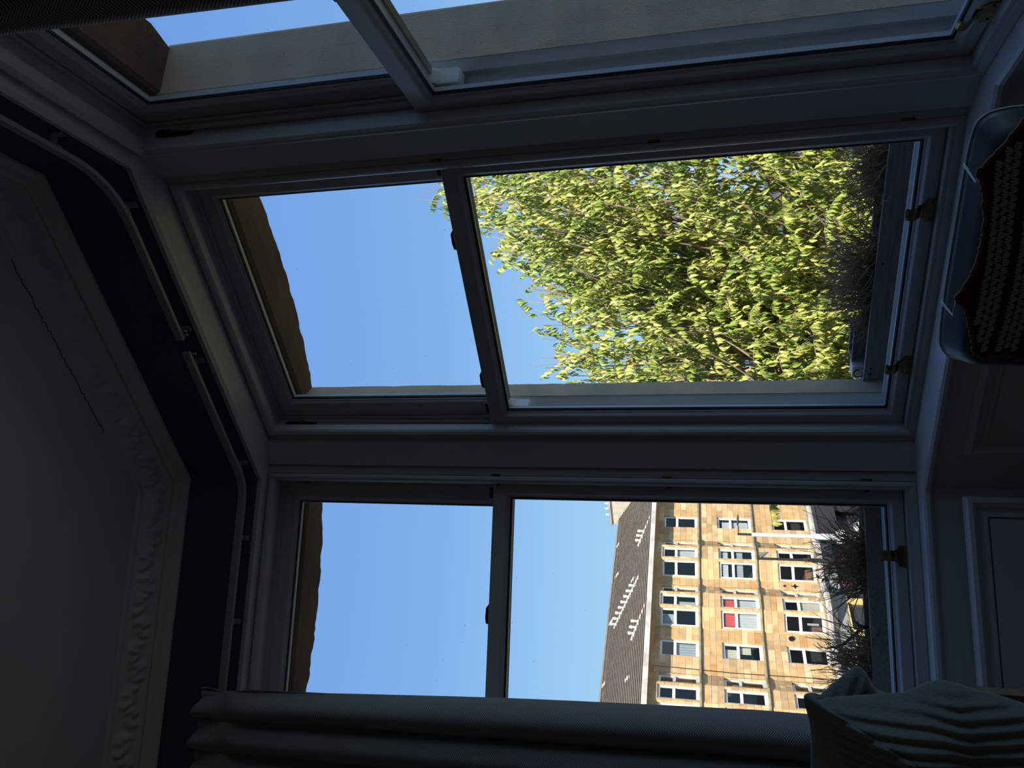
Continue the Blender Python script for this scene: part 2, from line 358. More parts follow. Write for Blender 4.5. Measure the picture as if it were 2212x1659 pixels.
# ------------------------------------------------------------------ sash windows
ZM0, ZM1 = 0.737, 0.792      # meeting rails
def screw(mb, F, t, w, z, r=0.003):
    mb.tube([F(t, w, z), F(t, w-0.0015, z)], r, 8)
def make_window(n, lifts, stops, pulley, lift_c=True):
    F, t0, t1 = WIN[n]
    root = empty('window_%d' % n, F((t0+t1)/2, 0, ZB), kind='structure')
    root['label'] = ('sash window on the left looking at the sandstone terrace', 'middle sash window filled by the tree', 'sash window on the right beside the outside stone jamb')[n-1]
    mb = MB()
    prof = [(-0.06, 0.0), (0.014, 0.0), (0.014, 0.137), (0.032, 0.137), (0.032, 0.158), (-0.06, 0.158)]
    ring(mb, F, t0, t1, ZB, ZT, [(0, a, b) for a, b in prof])
    mb.build('box_frame', PAINT, root)
    mb = MB(); uring(mb, F, t0, t1, ZB+0.001, ZT-0.001, [(-0.001, 0.001), (0.001, -0.005), (0.007, -0.012), (0.015, -0.013), (0.022, -0.008), (0.027, 0.0), (0.027, 0.032), (0.0145, 0.032), (0.0145, 0.001)])
    mb.build('staff_bead', PAINT, root)
    mb = MB(); mb.box(F, t0, t1, -0.006, 0.03, ZB-0.018, ZB+0.004); mb.build('sill_bead', PAINT, root)
    mb = MB(); uring(mb, F, t0, t1, ZB+0.014, ZT, [(0.013, 0.0785), (0.028, 0.0785), (0.028, 0.0875), (0.013, 0.0875)])
    mb.build('parting_bead', PAINT, root)
    mb = MB(); ring(mb, F, t0, t1, ZB, ZT, [(0, 0.0325, 0.1385), (0, 0.034, 0.138), (0, 0.060, 0.160), (0, 0.060, 0.166), (0, -0.06, 0.166), (0, -0.06, 0.1585), (0, 0.0325, 0.1585)])
    mb.build('outer_lining', OUTP, root)
    # upper sash
    a0, a1 = t0+0.016, t1-0.016
    mb = MB(); fl = (0.068, 0.068, 0.045, 0.060)
    ring(mb, F, a0, a1, ZM0, ZT-0.016, [(0, 0, 0.132), (0, 0, 0.091), (1, 0, 0.091), (1, 0.004, 0.093), (1, 0.009, 0.099), (1, 0.013, 0.101), (1, 0.015, 0.106), (1, 0.015, 0.132)], fl)
    us = mb.build('upper_sash', PAINT, root)
    mb = MB(); ring(mb, F, a0, a1, ZM0, ZT-0.016, [(1, 0.0152, 0.107), (1, 0.0195, 0.107), (1, 0.0195, 0.112), (1, 0.0152, 0.112)], fl); mb.build('glazing_seal', RUBBER, us)
    mb = MB(); ring(mb, F, a0, a1, ZM0, ZT-0.016, [(1, 0.0152, 0.113), (1, 0.0215, 0.114), (1, 0.0215, 0.128), (1, 0.0152, 0.130)], fl); mb.build('spacer_bar', SEALM, us)
    mb = MB(); mb.face([F(a0+0.075, 0.1125, ZM0+0.05), F(a1-0.075, 0.1125, ZM0+0.05), F(a1-0.075, 0.1125, ZT-0.085), F(a0+0.075, 0.1125, ZT-0.085)]); mb.build('pane', GLASS, us)
    mb = MB(); mb.box(F, a0+0.06, a1-0.06, 0.112, 0.136, ZM0-0.005, ZM0+0.01); mb.build('weather_bar', mat('weathered_bare_timber', (0.42, 0.35, 0.26), 0.9), us)
    for s in (0, 1):           # horns under the upper sash, outside the lower one
        b0 = a0 if s == 0 else a1-0.052
        mb = MB(); rows = []
        prof = [(0.0, 0.004), (0.0, -0.060), (0.006, -0.078), (0.018, -0.086), (0.044, -0.086), (0.052, -0.080), (0.052, -0.03), (0.058, -0.014), (0.07, 0.004)]
        for w_ in (0.090, 0.098, 0.126, 0.133):
            g = 0.004 if w_ in (0.090, 0.133) else 0.0
            rows.append([F((a0+x if s == 0 else a1-x), w_, ZM0+z+g*(0 if z > 0 else 1)) for x, z in prof])
        mb.grid(rows); mb.face(rows[0]); mb.face(list(reversed(rows[-1])))
        mb.build('sash_horn', OUTP, us)
    # lower sash
    mb = MB(); fl2 = (0.041, 0.041, 0.032, 0.048)
    ring(mb, F, a0, a1, ZB+0.016, ZM1, [(0, 0, 0.076), (0, 0, 0.036), (0, 0.002, 0.034), (1, 0, 0.034), (1, 0.003, 0.036), (1, 0.009, 0.046), (1, 0.013, 0.049), (1, 0.015, 0.053), (1, 0.015, 0.076)], fl2)
    ls = mb.build('lower_sash', PAINT, root)
    mb = MB(); ring(mb, F, a0, a1, ZB+0.016, ZM1, [(1, 0.0152, 0.054), (1, 0.0195, 0.054), (1, 0.0195, 0.058), (1, 0.0152, 0.058)], fl2); mb.build('glazing_seal', RUBBER, ls)
    mb = MB(); ring(mb, F, a0, a1, ZB+0.016, ZM1, [(1, 0.0152, 0.0595), (1, 0.023, 0.0600), (1, 0.023, 0.072), (1, 0.0152, 0.074)], fl2); mb.build('spacer_bar', SEALM, ls)
    mb = MB(); mb.face([F(a0+0.05, 0.0588, ZB+0.065), F(a1-0.05, 0.0588, ZB+0.065), F(a1-0.05, 0.0588, ZM1-0.055), F(a0+0.05, 0.0588, ZM1-0.055)]); mb.build('pane', GLASS, ls)
    # brass hook lifts on the bottom rail
    for tl in lifts:
        zc = ZB+0.034; mb = MB()
        sh = [(-0.034, -0.020), (0.034, -0.020), (0.034, 0.004), (0.022, 0.010), (0.017, 0.020), (0.017, 0.026), (-0.017, 0.026), (-0.017, 0.020), (-0.022, 0.010), (-0.034, 0.004)]
        f0 = [F(tl+x, 0.0335, zc+z) for x, z in sh]; f1 = [F(tl+x, 0.0305, zc+z) for x, z in sh]
        k = len(sh); mb.grid([f0, f1], close_v=True); mb.face(f1); mb.face(list(reversed(f0)))
        hk = [(0.0305, 0.010), (0.026, 0.020), (0.018, 0.026), (0.010, 0.032), (0.004, 0.042), (0.006, 0.052), (0.012, 0.058), (0.017, 0.056)]
        rows = []
        for (ww, zz) in hk: rows.append([F(tl-0.017, ww, zc+zz), F(tl-0.010, ww-0.001, zc+zz+0.001), F(tl+0.010, ww-0.001, zc+zz+0.001), F(tl+0.017, ww, zc+zz)])
        mb.grid(rows); r2 = [[q+Vector((0, 0, 0.003)) for q in r] for r in rows]; mb.grid([list(reversed(r)) for r in r2])
        o = mb.build('sash_lift', BRASS, ls)
        for sd_ in (-0.024, 0.024): mb = MB(); screw(mb, F, tl+sd_, 0.0305, zc-0.009, 0.0035); mb.build('lift_screw', IRON, ls)
    # fastener on the meeting rail
    mb = MB(); tm = (t0+t1)/2+(0.03 if n != 2 else -0.30)
    def arc(c, L, h):
        return [F(c-L, 0.05, ZM1), F(c-L*0.9, 0.05, ZM1+h*0.8), F(c-L*0.5, 0.05, ZM1+h), F(c+L*0.3, 0.05, ZM1+h*0.9), F(c+L*0.6, 0.05, ZM1+h*0.3), F(c+L, 0.05, ZM1+h*0.1), F(c+L, 0.05, ZM1)]
    for c in ((tm, tm+0.55) if n == 2 else (tm,)):
        r0 = arc(c, 0.045, 0.016); r1 = [q+F.n*0.018 for q in r0]; mb.grid([r0, r1]); mb.face(r0); mb.face(r1)
    mb.build('sash_fastener', IRON, ls)
    # stops and keepers on the right-hand stile
    for z in stops:
        mb = MB(); mb.tube([F(a1-0.010, 0.034, z-0.004), F(a1-0.010, 0.024, z-0.004)], 0.006, 10); mb.tube([F(a1-0.010, 0.025, z-0.004), F(a1-0.010, 0.020, z-0.004)], 0.0085, 10)
        mb.build('sash_stop', IRON, root)
        mb = MB(); mb.box(F, t1-0.001, t1+0.008, -0.0065, 0.002, z-0.017, z+0.017); mb.build('stop_plate', BRASS, root)
    # pulley and cord, left and right stiles
    if pulley:
        for s in (0, 1):
            tp = t0+0.0142 if s == 0 else t1-0.0142; sg = 1 if s == 0 else -1; wc = 0.056; zt = ZT-0.055; zl = zt-0.135
            def slot(r, x, za, zb2):
                pts = []
                for k in range(9): a = math.pi*k/8; pts.append(F(tp+sg*x, wc-r*math.cos(a), za+r*math.sin(a)))
                for k in range(9): a = math.pi*k/8; pts.append(F(tp+sg*x, wc+r*math.cos(a), zb2-r*math.sin(a)))
                return pts
            p0, p1 = slot(0.0125, 0.0, zt-0.0125, zl+0.0125), slot(0.0125, 0.002, zt-0.0125, zl+0.0125)
            h1 = slot(0.007, 0.002, zt-0.045, zl+0.012); mb = MB(); mb.grid([p0, p1, h1], close_v=True); mb.face(p1) if False else None
            mb.build('pulley_plate', IRON, root)
            mb = MB(); mb.face(slot(0.0072, 0.0006, zt-0.045, zl+0.012)); mb.build('pulley_slot', DARK, root)
            mb = MB(); mb.tube([F(tp+sg*0.001, wc-0.0045, zt-0.085), F(tp+sg*0.001, wc+0.0045, zt-0.085)], 0.020, 16); mb.build('pulley_wheel', BRASS, root)
            mb = MB(); zz = [zt-0.070, zt-0.085, zt-0.12, 1.2, 1.0, 0.90, 0.80]
            sag = [0.014, 0.018, 0.013, 0.009, 0.006, 0.007, 0.004]
            mb.tube([F(tp+sg*x, wc+0.001*math.sin(k*2), z) for k, (x, z) in enumerate(zip(sag, zz))], 0.0044, 8)
            mb.build('sash_cord', CORD, root, smooth=True)
            mb = MB(); mb.box(F, tp+sg*0.020 if s == 0 else tp+sg*0.020, tp+sg*0.062, 0.0895, 0.0912, ZM1+0.012, ZM1+0.030)
            # three hole stop plate low on the upper sash stile
            pl = mb.build('screw_plate', IRON, us)
    return root
make_window(1, (-0.24, -0.80), (0.775, 0.148, -0.502), True)
make_window(2, (0.256, 0.774), (0.785, 0.141, -0.512), True)
make_window(3, (0.203, 0.80), (0.785,), True)

# ------------------------------------------------------------------ curtain rail
def RAY(x, y): return _F+_R2*((829.5-y)/F_PX)+_U2*((1106-x)/F_PX)
def rail_path(d=0.052, R=0.16):
    q = off_path(WPATH, d); pts = []; q[0] = q[0].lerp(q[1], -0.02)
    for i in range(4):
        if i in (0, 3): pts.append(q[i]); continue
        a, b = (q[i-1]-q[i]).normalized(), (q[i+1]-q[i]).normalized(); r = R if i == 2 else 0.07
        for k in range(9):
            f = k/8; p0, p1 = q[i]+a*r, q[i]+b*r
            pts.append(p0*(1-f)**2+q[i]*2*f*(1-f)+p1*f*f)
    return pts
RP = rail_path()
cum = [0]
for a, b in zip(RP[:-1], RP[1:]): cum.append(cum[-1]+(b-a).length)
def rp(s):
    for k in range(len(RP)-1):
        if s <= cum[k+1] or k == len(RP)-2:
            f = (s-cum[k])/(cum[k+1]-cum[k]); p = RP[k].lerp(RP[k+1], f); d = (RP[k+1]-RP[k]).normalized(); return p, d
RZ = 1.735
def rail(name, s0, s1, label):
    n = max(2, int((s1-s0)/0.02)); rows = []
    for k in range(n+1):
        p, d = rp(s0+(s1-s0)*k/n); nn = Vector((d.y, -d.x))
        rows.append([Vector((*(p+nn*o), z)) for o, z in ((0.005, RZ), (0.006, RZ+0.003), (0.005, RZ+0.028), (-0.005, RZ+0.028), (-0.005, RZ+0.004), (-0.008, RZ+0.004), (-0.008, RZ))])
    mb = MB(); mb.grid(rows, close_v=True); mb.face(rows[0]); mb.face(list(reversed(rows[-1])))
    o = mb.build(name, RAILM); tag(o, label, 'curtain rail', 'curtain rails round the bay'); return o
def snear(x, y, z=RZ):
    d = RAY(x, y); q = Vector((d.x, d.y))*(z/d.z)
    return min((k*0.005 for k in range(int(cum[-1]/0.005))), key=lambda s: (rp(s)[0]-q).length)
SG0, SG1 = snear(405, 765), snear(391, 738)
railL = rail('curtain_rail', 0.0, SG0, 'white curtain rail running over the left window from mid bay')
railR = rail('curtain_rail', SG1, cum[-1], 'white curtain rail bent round over the right window')
for x, y, r in ((128, 312, railR), (279, 452, railR), (394, 722, railR), (420, 795, railL), (524, 1008, railL), (519, 1160, railL), (500, 1345, railL)):
    s0 = snear(x, y, RZ+0.005); p, d = rp(s0); nn = Vector((-d.y, d.x))
    def Fb(t, w_, z): q = p+d*t+nn*w_; return Vector((q.x, q.y, z))
    mb = MB(); mb.box(Fb, -0.010, 0.010, 0.006, 0.050, RZ+0.022, RZ+0.027); mb.box(Fb, -0.010, 0.010, 0.006, 0.012, RZ+0.0, RZ+0.027); mb.box(Fb, -0.010, 0.010, 0.045, 0.05, RZ-0.004, RZ+0.03)
    mb.build('rail_bracket', RAILM, r)
for k, s0 in ((0, SG1+0.012), (1, SG1+0.026), (2, SG0-0.015)):
    p, d = rp(s0); mb = MB(); nn = Vector((-d.y, d.x)); q = p+nn*0.012
    mb.tube([(q.x, q.y, RZ+0.004), (q.x, q.y, RZ-0.012)], 0.004, 8); mb.build('rail_glider', RAILM, railR if k < 2 else railL)

# ------------------------------------------------------------------ curtains
def cloth_material():
    m = bpy.data.materials.new('herringbone_curtain_cloth'); m.use_nodes = True; t = m.node_tree; b = t.nodes['Principled BSDF']
    uv = t.nodes.new('ShaderNodeUVMap'); sp = t.nodes.new('ShaderNodeSeparateXYZ'); t.links.new(uv.outputs[0], sp.inputs[0])
    def M(op, a, c=None):
        n = t.nodes.new('ShaderNodeMath'); n.operation = op
        for k, q in enumerate((a, c)):
            if q is None: continue
            if isinstance(q, (int, float)): n.inputs[k].default_value = q
            else: t.links.new(q, n.inputs[k])
        return n.outputs[0]
    zz = M('PINGPONG', sp.outputs[0], 0.021)
    v = M('ADD', sp.outputs[1], M('MULTIPLY', zz, 0.9))
    st = M('FRACT', M('DIVIDE', v, 0.0074))
    st = M('SUBTRACT', 1.0, M('MULTIPLY', M('ABSOLUTE', M('SUBTRACT', st, 0.5)), 2.0))
    c = t.nodes.new('ShaderNodeValToRGB'); c.color_ramp.elements[0].position = 0.30; c.color_ramp.elements[1].position = 0.62
    c.color_ramp.elements[0].color = (0.10, 0.105, 0.115, 1); c.color_ramp.elements[1].color = (0.46, 0.46, 0.44, 1)
    t.links.new(st, c.inputs[0]); t.links.new(c.outputs[0], b.inputs['Base Color']); b.inputs['Roughness'].default_value = 0.9
    b.inputs['Sheen Weight'].default_value = 0.3
    return m
CLOTH = cloth_material()
def curtain(label, F, t_edge, t_far, drift, group='herringbone curtains'):
    NU, NV = 200, 90; zt, zb = 1.775, -1.375; sgn = 1 if t_far > t_edge else -1
    U = np.zeros((NV, NU)); P = []; acc = None
    for j in range(NV):
        v = j/(NV-1); z = zt+(zb-zt)*v**1.15; g = zt-z; row = []
        pinch = math.exp(-((g-0.10)/0.045)**2); head = max(0.0, 1-g/0.09)
        e = t_edge+drift*min(1, g/1.9)
        for i in range(NU):
            u = i/(NU-1)
            a = 2*math.pi*(5.0*u+0.30*math.sin(2.2*u+g*0.45)+0.06*math.sin(g*1.7+5*u))
            amp = (0.030+0.020*min(1, g/1.2))*(1-0.72*pinch)
            f = math.sin(a)+0.22*math.sin(2*a+1+g*0.6)
            hd = head*0.010*math.sin(a*2.0+0.8)+0.004*math.sin(40*u+9*g)*pinch
            t = e+(t_far-e)*u+0.016*math.cos(a)*sgn*(0.4+min(1, g))-0.012*pinch*math.cos(a)
            w_ = -0.205+amp*f+hd-0.012*head
            row.append(F(t, w_, z+0.006*math.sin(a+1)*head))
        P.append(row)
    mb = MB(); mb.grid(P)
    o = mb.build('curtain', CLOTH, smooth=True, fix=False)
    me = o.data; uvl = me.uv_layers.new(name='UVMap')
    dist = np.zeros((NV, NU))
    mid = P[NV//2]
    ll = [0]
    for i in range(1, NU): ll.append(ll[-1]+(mid[i]-mid[i-1]).length)
    uvc = np.zeros((len(me.loops), 2)); vi = np.zeros(len(me.loops), dtype=np.int32); me.loops.foreach_get('vertex_index', vi)
    L = np.array(ll); jj, ii = vi//NU, vi % NU
    zz = np.array([P[j][0].z for j in range(NV)])
    uvc[:, 0] = L[ii]; uvc[:, 1] = zz[jj]; uvl.data.foreach_set('uv', uvc.ravel())
    md = o.modifiers.new('thick', 'SOLIDIFY'); md.thickness = 0.004
    return tag(o, label, 'curtain', group)
curtain('grey herringbone curtain gathered at the left end of the bay', FL, -0.779, -1.36, 0.060)
curtain('grey herringbone curtain at the right end of the bay, only its edge showing', FR, 0.895, 1.40, 0.015)

# ------------------------------------------------------------------ bow-fronted stonework outside the windows
def interp(tab, f):
    f = max(0.0, min(1.0, f))*(len(tab)-1); k = min(int(f), len(tab)-2); return tab[k]+(tab[k+1]-tab[k])*(f-k)
ARC = {1: [0.275, 0.305, 0.331, 0.337, 0.322, 0.275], 2: [0.255, 0.315, 0.350, 0.364, 0.360, 0.335], 3: [0.335, 0.378, 0.40, 0.39, 0.36, 0.30]}
NAME = {1: 'left', 2: 'middle', 3: 'right'}
for n in (1, 2, 3):
    F, t0, t1 = WIN[n]; N = 60; rnd = random.Random(n)
    root = empty('wall_outside_%s' % NAME[n], F((t0+t1)/2, 0.25, ZB-0.1), 'weathered stone surround outside the %s window' % NAME[n], kind='structure')
    rows = []
    for k in range(N+1):
        f = -0.07+1.14*k/N; t = t0+(t1-t0)*f
        wo = interp(ARC[n], f)+rnd.uniform(-0.003, 0.003)+0.004*math.sin(k*0.9)
        rows.append([F(t, 0.160, 1.630), F(t, 0.172, 1.620), F(t, (0.17+wo)/2, 1.619+rnd.uniform(-.001, .001)), F(t, wo-0.008, 1.622+rnd.uniform(-.002, .002)), F(t, wo, 1.635), F(t, wo, 2.9), F(t, 0.16, 2.9)])
    mb = MB(); mb.grid(rows, close_v=True); mb.build('lintel_stone', SOFF, root)
    for s in (0, 1):
        ts = t0 if s == 0 else t1; g = 1 if s == 0 else -1; wo = ARC[n][0] if s == 0 else ARC[n][-1]
        wm = min(wo, 0.34) if n != 3 else 0.345
        rows = []
        for k in range(61):
            z = -1.2+2.83*k/60; j = rnd.uniform(-.0015, .0015)
            rows.append([F(ts+g*0.064, 0.160, z), F(ts+g*(0.062+j), 0.175, z), F(ts+g*(0.050+j), 0.26, z), F(ts+g*(0.036+j), wm-0.010, z), F(ts+g*0.028, wm, z), F(ts-g*0.16, wm+0.02, z), F(ts-g*0.10, 0.160, z)])
        mb = MB(); mb.grid(rows, close_v=True); mb.build('jamb_stone', STONE, root)
    mb = MB(); mb.box(F, t0-0.06, t1+0.06, 0.160, 0.46, -0.80, -0.640); mb.build('outer_sill', STONE, root)
    mb = MB(); mb.box(F, t0-0.2, t1+0.2, 0.0, 0.30, -1.9, -0.80); mb.build('stone_below_sill', STONE, root)
MASS = mat('tenement_wall_stone', (0.33, 0.25, 0.18), 0.95, noise=(1.5, (0.24, 0.18, 0.13), 8, (1, 1, 1)))
mb = MB()
def bx(x0, x1, y0, y1, z0, z1): mb.box(lambda t, w_, z: Vector((t, w_, z)), x0, x1, y0, y1, z0, z1)
bx(-9, 14, -9, 1.25, 2.40, 2.9); bx(2.45, 14, -9, 1.6, -11, 2.40); bx(-9, -4.15, -9, 1.6, -11, 2.40); bx(-4.15, 2.45, -9, 1.25, -11, -1.55); bx(-4.15, 2.45, -9, -4.5, -1.55, 2.4)  # unseen mass added to keep sun off the bay, low enough for the tree
struct(mb, 'wall_tenement', MASS, 'unseen rest of our own stone tenement, shaped to block the sun')
GROUND = -11.3
mb = MB(); bx(-120, 120, -20, 160, GROUND-0.2, GROUND)
struct(mb, 'ground', mat('street_asphalt', (0.10, 0.10, 0.10), 0.9, noise=(0.4, (0.07, 0.07, 0.07), 8, (1, 1, 1))), 'street far below')

# ------------------------------------------------------------------ planters and dead plants on the outside sills
DRY = mat('dry_twigs', (0.62, 0.43, 0.28), 0.9, noise=(25, (0.30, 0.21, 0.14), 4, (1, 1, 1)))
DRYP = mat('pale_dry_stalks', (0.44, 0.37, 0.29), 0.9, noise=(25, (0.26, 0.21, 0.17), 4, (1, 1, 1)))
SOIL = mat('dark_compost', (0.035, 0.028, 0.022), 1.0, bump=(60, 1.0, 0.02))
GREENL = None
def planter(F, t0, t1, zt, label, z0=-0.636, w0=0.245, w1=0.435):
    root = empty('planter_box', F((t0+t1)/2, (w0+w1)/2, z0), label, 'planter', 'wooden planters on the outside sills')
    for nm, a in (('board', (t0, t1, w0, w0+0.016, z0, zt)), ('board', (t0, t1, w1-0.016, w1, z0, zt-0.01)), ('board', (t0, t0+0.016, w0+0.017, w1-0.017, z0, zt-0.003)), ('board', (t1-0.016, t1, w0+0.017, w1-0.017, z0, zt-0.003))):
        mb = MB(); mb.box(F, *a); mb.build(nm, WOODG, root)
    mb = MB(); rnd = random.Random(int(t0*100)); rows = []
    for i in range(40): rows.append([F(t0+0.017+(t1-t0-0.034)*i/39, w0+0.017+(w1-w0-0.034)*j/9, zt-0.025+rnd.uniform(-.008, .008)) for j in range(10)])
    mb.grid(rows); tag(mb.build('compost', SOIL, root), kind='stuff')
    for tt in (t0+0.05, t0+0.075, (t0+t1)/2): mb = MB(); mb.tube([F(tt, w0, zt-0.02), F(tt, w0-0.0015, zt-0.02)], 0.004, 8); mb.build('screw_head', IRON, root)
    return root
planter(FC, 0.03, 0.985, -0.528, 'long grey planter box outside the middle window')
planter(FL, -1.00, -0.02, -0.534, 'long dark planter box outside the left window')
def twigs(name, F, t, w_, z0, rt, h, n, seed, m, label, group, spread=1.0, r=0.0023, lean=0.0, cat='plant', hang=0.25):
    rnd = random.Random(seed); mb = MB()
    for k in range(n):
        a = rnd.uniform(0, 2*math.pi); rr = rt*math.sqrt(rnd.random())*0.75
        bt, bw = t+math.cos(a)*rr, w_+math.sin(a)*min(rr*0.4, 0.055)
        L = h*rnd.uniform(0.45, 1.0); th = rnd.gauss(0, 0.42)*spread; ph = rnd.gauss(0, 0.40)
        d = Vector((math.sin(th)+lean, math.sin(ph), math.cos(th))).normalized(); p = Vector((bt, bw, z0-0.02)); pts = [F(*p)]
        ns = 6
        for q in range(ns):
            d = (d+Vector((rnd.gauss(0, 0.20), rnd.gauss(0, 0.20), rnd.gauss(0, 0.12)-hang*0.3*(q/ns)))).normalized(); p = p+d*L/ns
            p.z = max(p.z, z0-0.03); p.y = max(p.y, 0.185); pts.append(F(*p))
        mb.tube(pts, r*rnd.uniform(0.6, 1.5), 3, taper=0.35, cap=False)
        if rnd.random() < 0.30:
            b = Vector(pts[3]); e2 = [b]; dd = (Vector(pts[4])-b).normalized()
            for q in range(3): dd = (dd+Vector((rnd.gauss(0, .35), rnd.gauss(0, .35), rnd.gauss(0, .3)))).normalized(); b = b+dd*L*0.12; e2.append(b)
            mb.tube(e2, r*0.7, 3, taper=0.4, cap=False)
    o = mb.build(name, m, fix=False); return tag(o, label, cat, group)
GP = 'dead plants in the planters'
twigs('dried_plant', FC, 0.79, 0.34, -0.545, 0.17, 0.19, 330, 1, DRY, 'brown dead bush at the right end of the middle planter', GP)
twigs('dried_plant', FC, 0.43, 0.34, -0.545, 0.19, 0.25, 360, 2, DRY, 'large wispy dead bush in the centre of the middle planter', GP, spread=0.9)
twigs('dried_plant', FC, 0.24, 0.34, -0.545, 0.07, 0.14, 90, 3, DRY, 'small dead tuft left of the centre of the middle planter', GP)
twigs('dried_plant', FL, -0.26, 0.33, -0.545, 0.13, 0.26, 270, 4, DRY, 'tall spiky dead bush at the right of the left planter', GP, spread=1.0)
twigs('dried_plant', FL, -0.63, 0.33, -0.545, 0.13, 0.25, 260, 5, DRY, 'dead bush of bent stalks at the left of the left planter', GP, spread=1.1)
twigs('dried_plant', FL, -0.06, 0.30, -0.545, 0.05, 0.12, 60, 6, DRY, 'few dead stalks at the right end of the left planter', GP)
# bare forked branch stuck in the left planter
mb = MB()
def PX(x, y, F, w_):
    d = RAY(x, y); s = (F.o+F.n*w_).dot(F.n)/d.dot(F.n); return d*s
bp_ = lambda *a: [PX(x, y, FL, 0.36) for x, y in a]
mb.tube(bp_((1900, 1352), (1878, 1352), (1862, 1356), (1850, 1368), (1838, 1378), (1825, 1390), (1808, 1398), (1795, 1398)), 0.0075, 8, taper=0.55)
mb.tube(bp_((1862, 1354), (1855, 1350), (1848, 1343), (1843, 1341)), 0.0065, 8, taper=0.5)
mb.tube(bp_((1800, 1397), (1786, 1402), (1772, 1396), (1765, 1388)), 0.0028, 6, taper=0.5)
mb.tube(bp_((1806, 1398), (1800, 1408), (1812, 1410)), 0.003, 6, taper=0.5)
tag(mb.build('driftwood_branch', mat('dark_bark', (0.07, 0.055, 0.045), 0.9), smooth=True), 'dark forked bare branch standing in the left planter', 'branch')
# little pots in the middle planter's left end
mb = MB(); mb.box(FC, 0.03, 0.075, 0.30, 0.36, -0.55, -0.500); o = mb.build('plastic_box', mat('white_plastic', (0.65, 0.67, 0.68), 0.4)); tag(o, 'small white plastic box with a black cable in the middle planter', 'box')
mb = MB(); mb.tube([FC(0.055+0.016*math.cos(a), 0.293-0.003, -0.520+0.018*math.sin(a)) for a in [k*0.5 for k in range(11)]], 0.0022, 6); mb.build('cable', RUBBER, o)
def trough(F, t0, t1, z0, z1, label):
    root = empty('plant_trough', F((t0+t1)/2, 0.375, z0), label, 'trough')
    mb = MB(); prof = [(0.0, z0), (-0.004, z1-0.006), (-0.008, z1-0.006), (-0.008, z1), (0.003, z1), (0.004, z0+0.004)]
    rows = [[F(t0+o, 0.345+o, z), F(t1-o, 0.345+o, z), F(t1-o, 0.405-o, z), F(t0+o, 0.405-o, z)] for o, z in prof]
    mb.grid(rows, close_v=True); mb.build('shell', mat('grey_plastic_'+str(int(t0*100)), (0.20, 0.20, 0.21), 0.6), root)
    mb = MB(); mb.box(F, t0+0.006, t1-0.006, 0.352, 0.398, z0+0.005, z1-0.012); mb.build('compost', SOIL, root); return root
trough(FC, 0.085, 0.21, -0.553, -0.500, 'small grey plant trough in the middle planter')

# ------------------------------------------------------------------ leaves (shared by the sprigs and the tree)
def leaf_material(name, ramp, use_attr=True):
    m = bpy.data.materials.new(name); m.use_nodes = True; t = m.node_tree; t.nodes.clear()
    o = t.nodes.new('ShaderNodeOutputMaterial'); c = t.nodes.new('ShaderNodeValToRGB'); c.color_ramp.interpolation = 'LINEAR'
    el = c.color_ramp.elements
    el[0].position = ramp[0][0]; el[0].color = (*ramp[0][1], 1); el[1].position = ramp[-1][0]; el[1].color = (*ramp[-1][1], 1)
    for p, q in ramp[1:-1]: k = el.new(p); k.color = (*q, 1)
    if use_attr:
        a = t.nodes.new('ShaderNodeAttribute'); a.attribute_name = 'tint'; t.links.new(a.outputs['Fac'], c.inputs[0])
    else:
        a = t.nodes.new('ShaderNodeObjectInfo'); t.links.new(a.outputs['Random'], c.inputs[0])
    b = t.nodes.new('ShaderNodeBsdfPrincipled'); b.inputs['Roughness'].default_value = 0.38; b.inputs['Specular IOR Level'].default_value = 0.45
    tl = t.nodes.new('ShaderNodeBsdfTranslucent'); mx = t.nodes.new('ShaderNodeMixShader'); mx.inputs[0].default_value = 0.30
    t.links.new(c.outputs[0], b.inputs['Base Color']); t.links.new(c.outputs[0], tl.inputs[0])
    t.links.new(b.outputs[0], mx.inputs[1]); t.links.new(tl.outputs[0], mx.inputs[2]); t.links.new(mx.outputs[0], o.inputs[0]); return m
RAMP = [(0.0, (0.13, 0.21, 0.035)), (0.40, (0.33, 0.43, 0.075)), (0.75, (0.60, 0.60, 0.18)), (0.985, (0.55, 0.52, 0.17)), (0.992, (0.62, 0.20, 0.06)), (1.0, (0.62, 0.20, 0.06))]
LEAFM = leaf_material('tree_leaf', RAMP); LEAFO = leaf_material('tree_leaf_single', RAMP[:4]+[(1.0, (0.55, 0.52, 0.17))], False)
LV = np.array([(0, 0, 0), (-.5, .30, .10), (0, .30, 0), (.5, .30, .10), (-.40, .68, .03), (0, .68, -.10), (.40, .68, .03), (0, 1, -.28)], dtype=float)
LV *= np.array((0.36, 1, 1.0))
LF = [(0, 2, 1), (0, 3, 2), (1, 2, 5, 4), (2, 3, 6, 5), (4, 5, 7), (5, 6, 7)]
def leaf_frames(P, D, Nn, size):
    D = D/np.linalg.norm(D, axis=1, keepdims=True); X = np.cross(D, Nn); X /= np.linalg.norm(X, axis=1, keepdims=True)+1e-9; Z = np.cross(X, D)
    return X*size[:, None], D*size[:, None], Z*size[:, None]
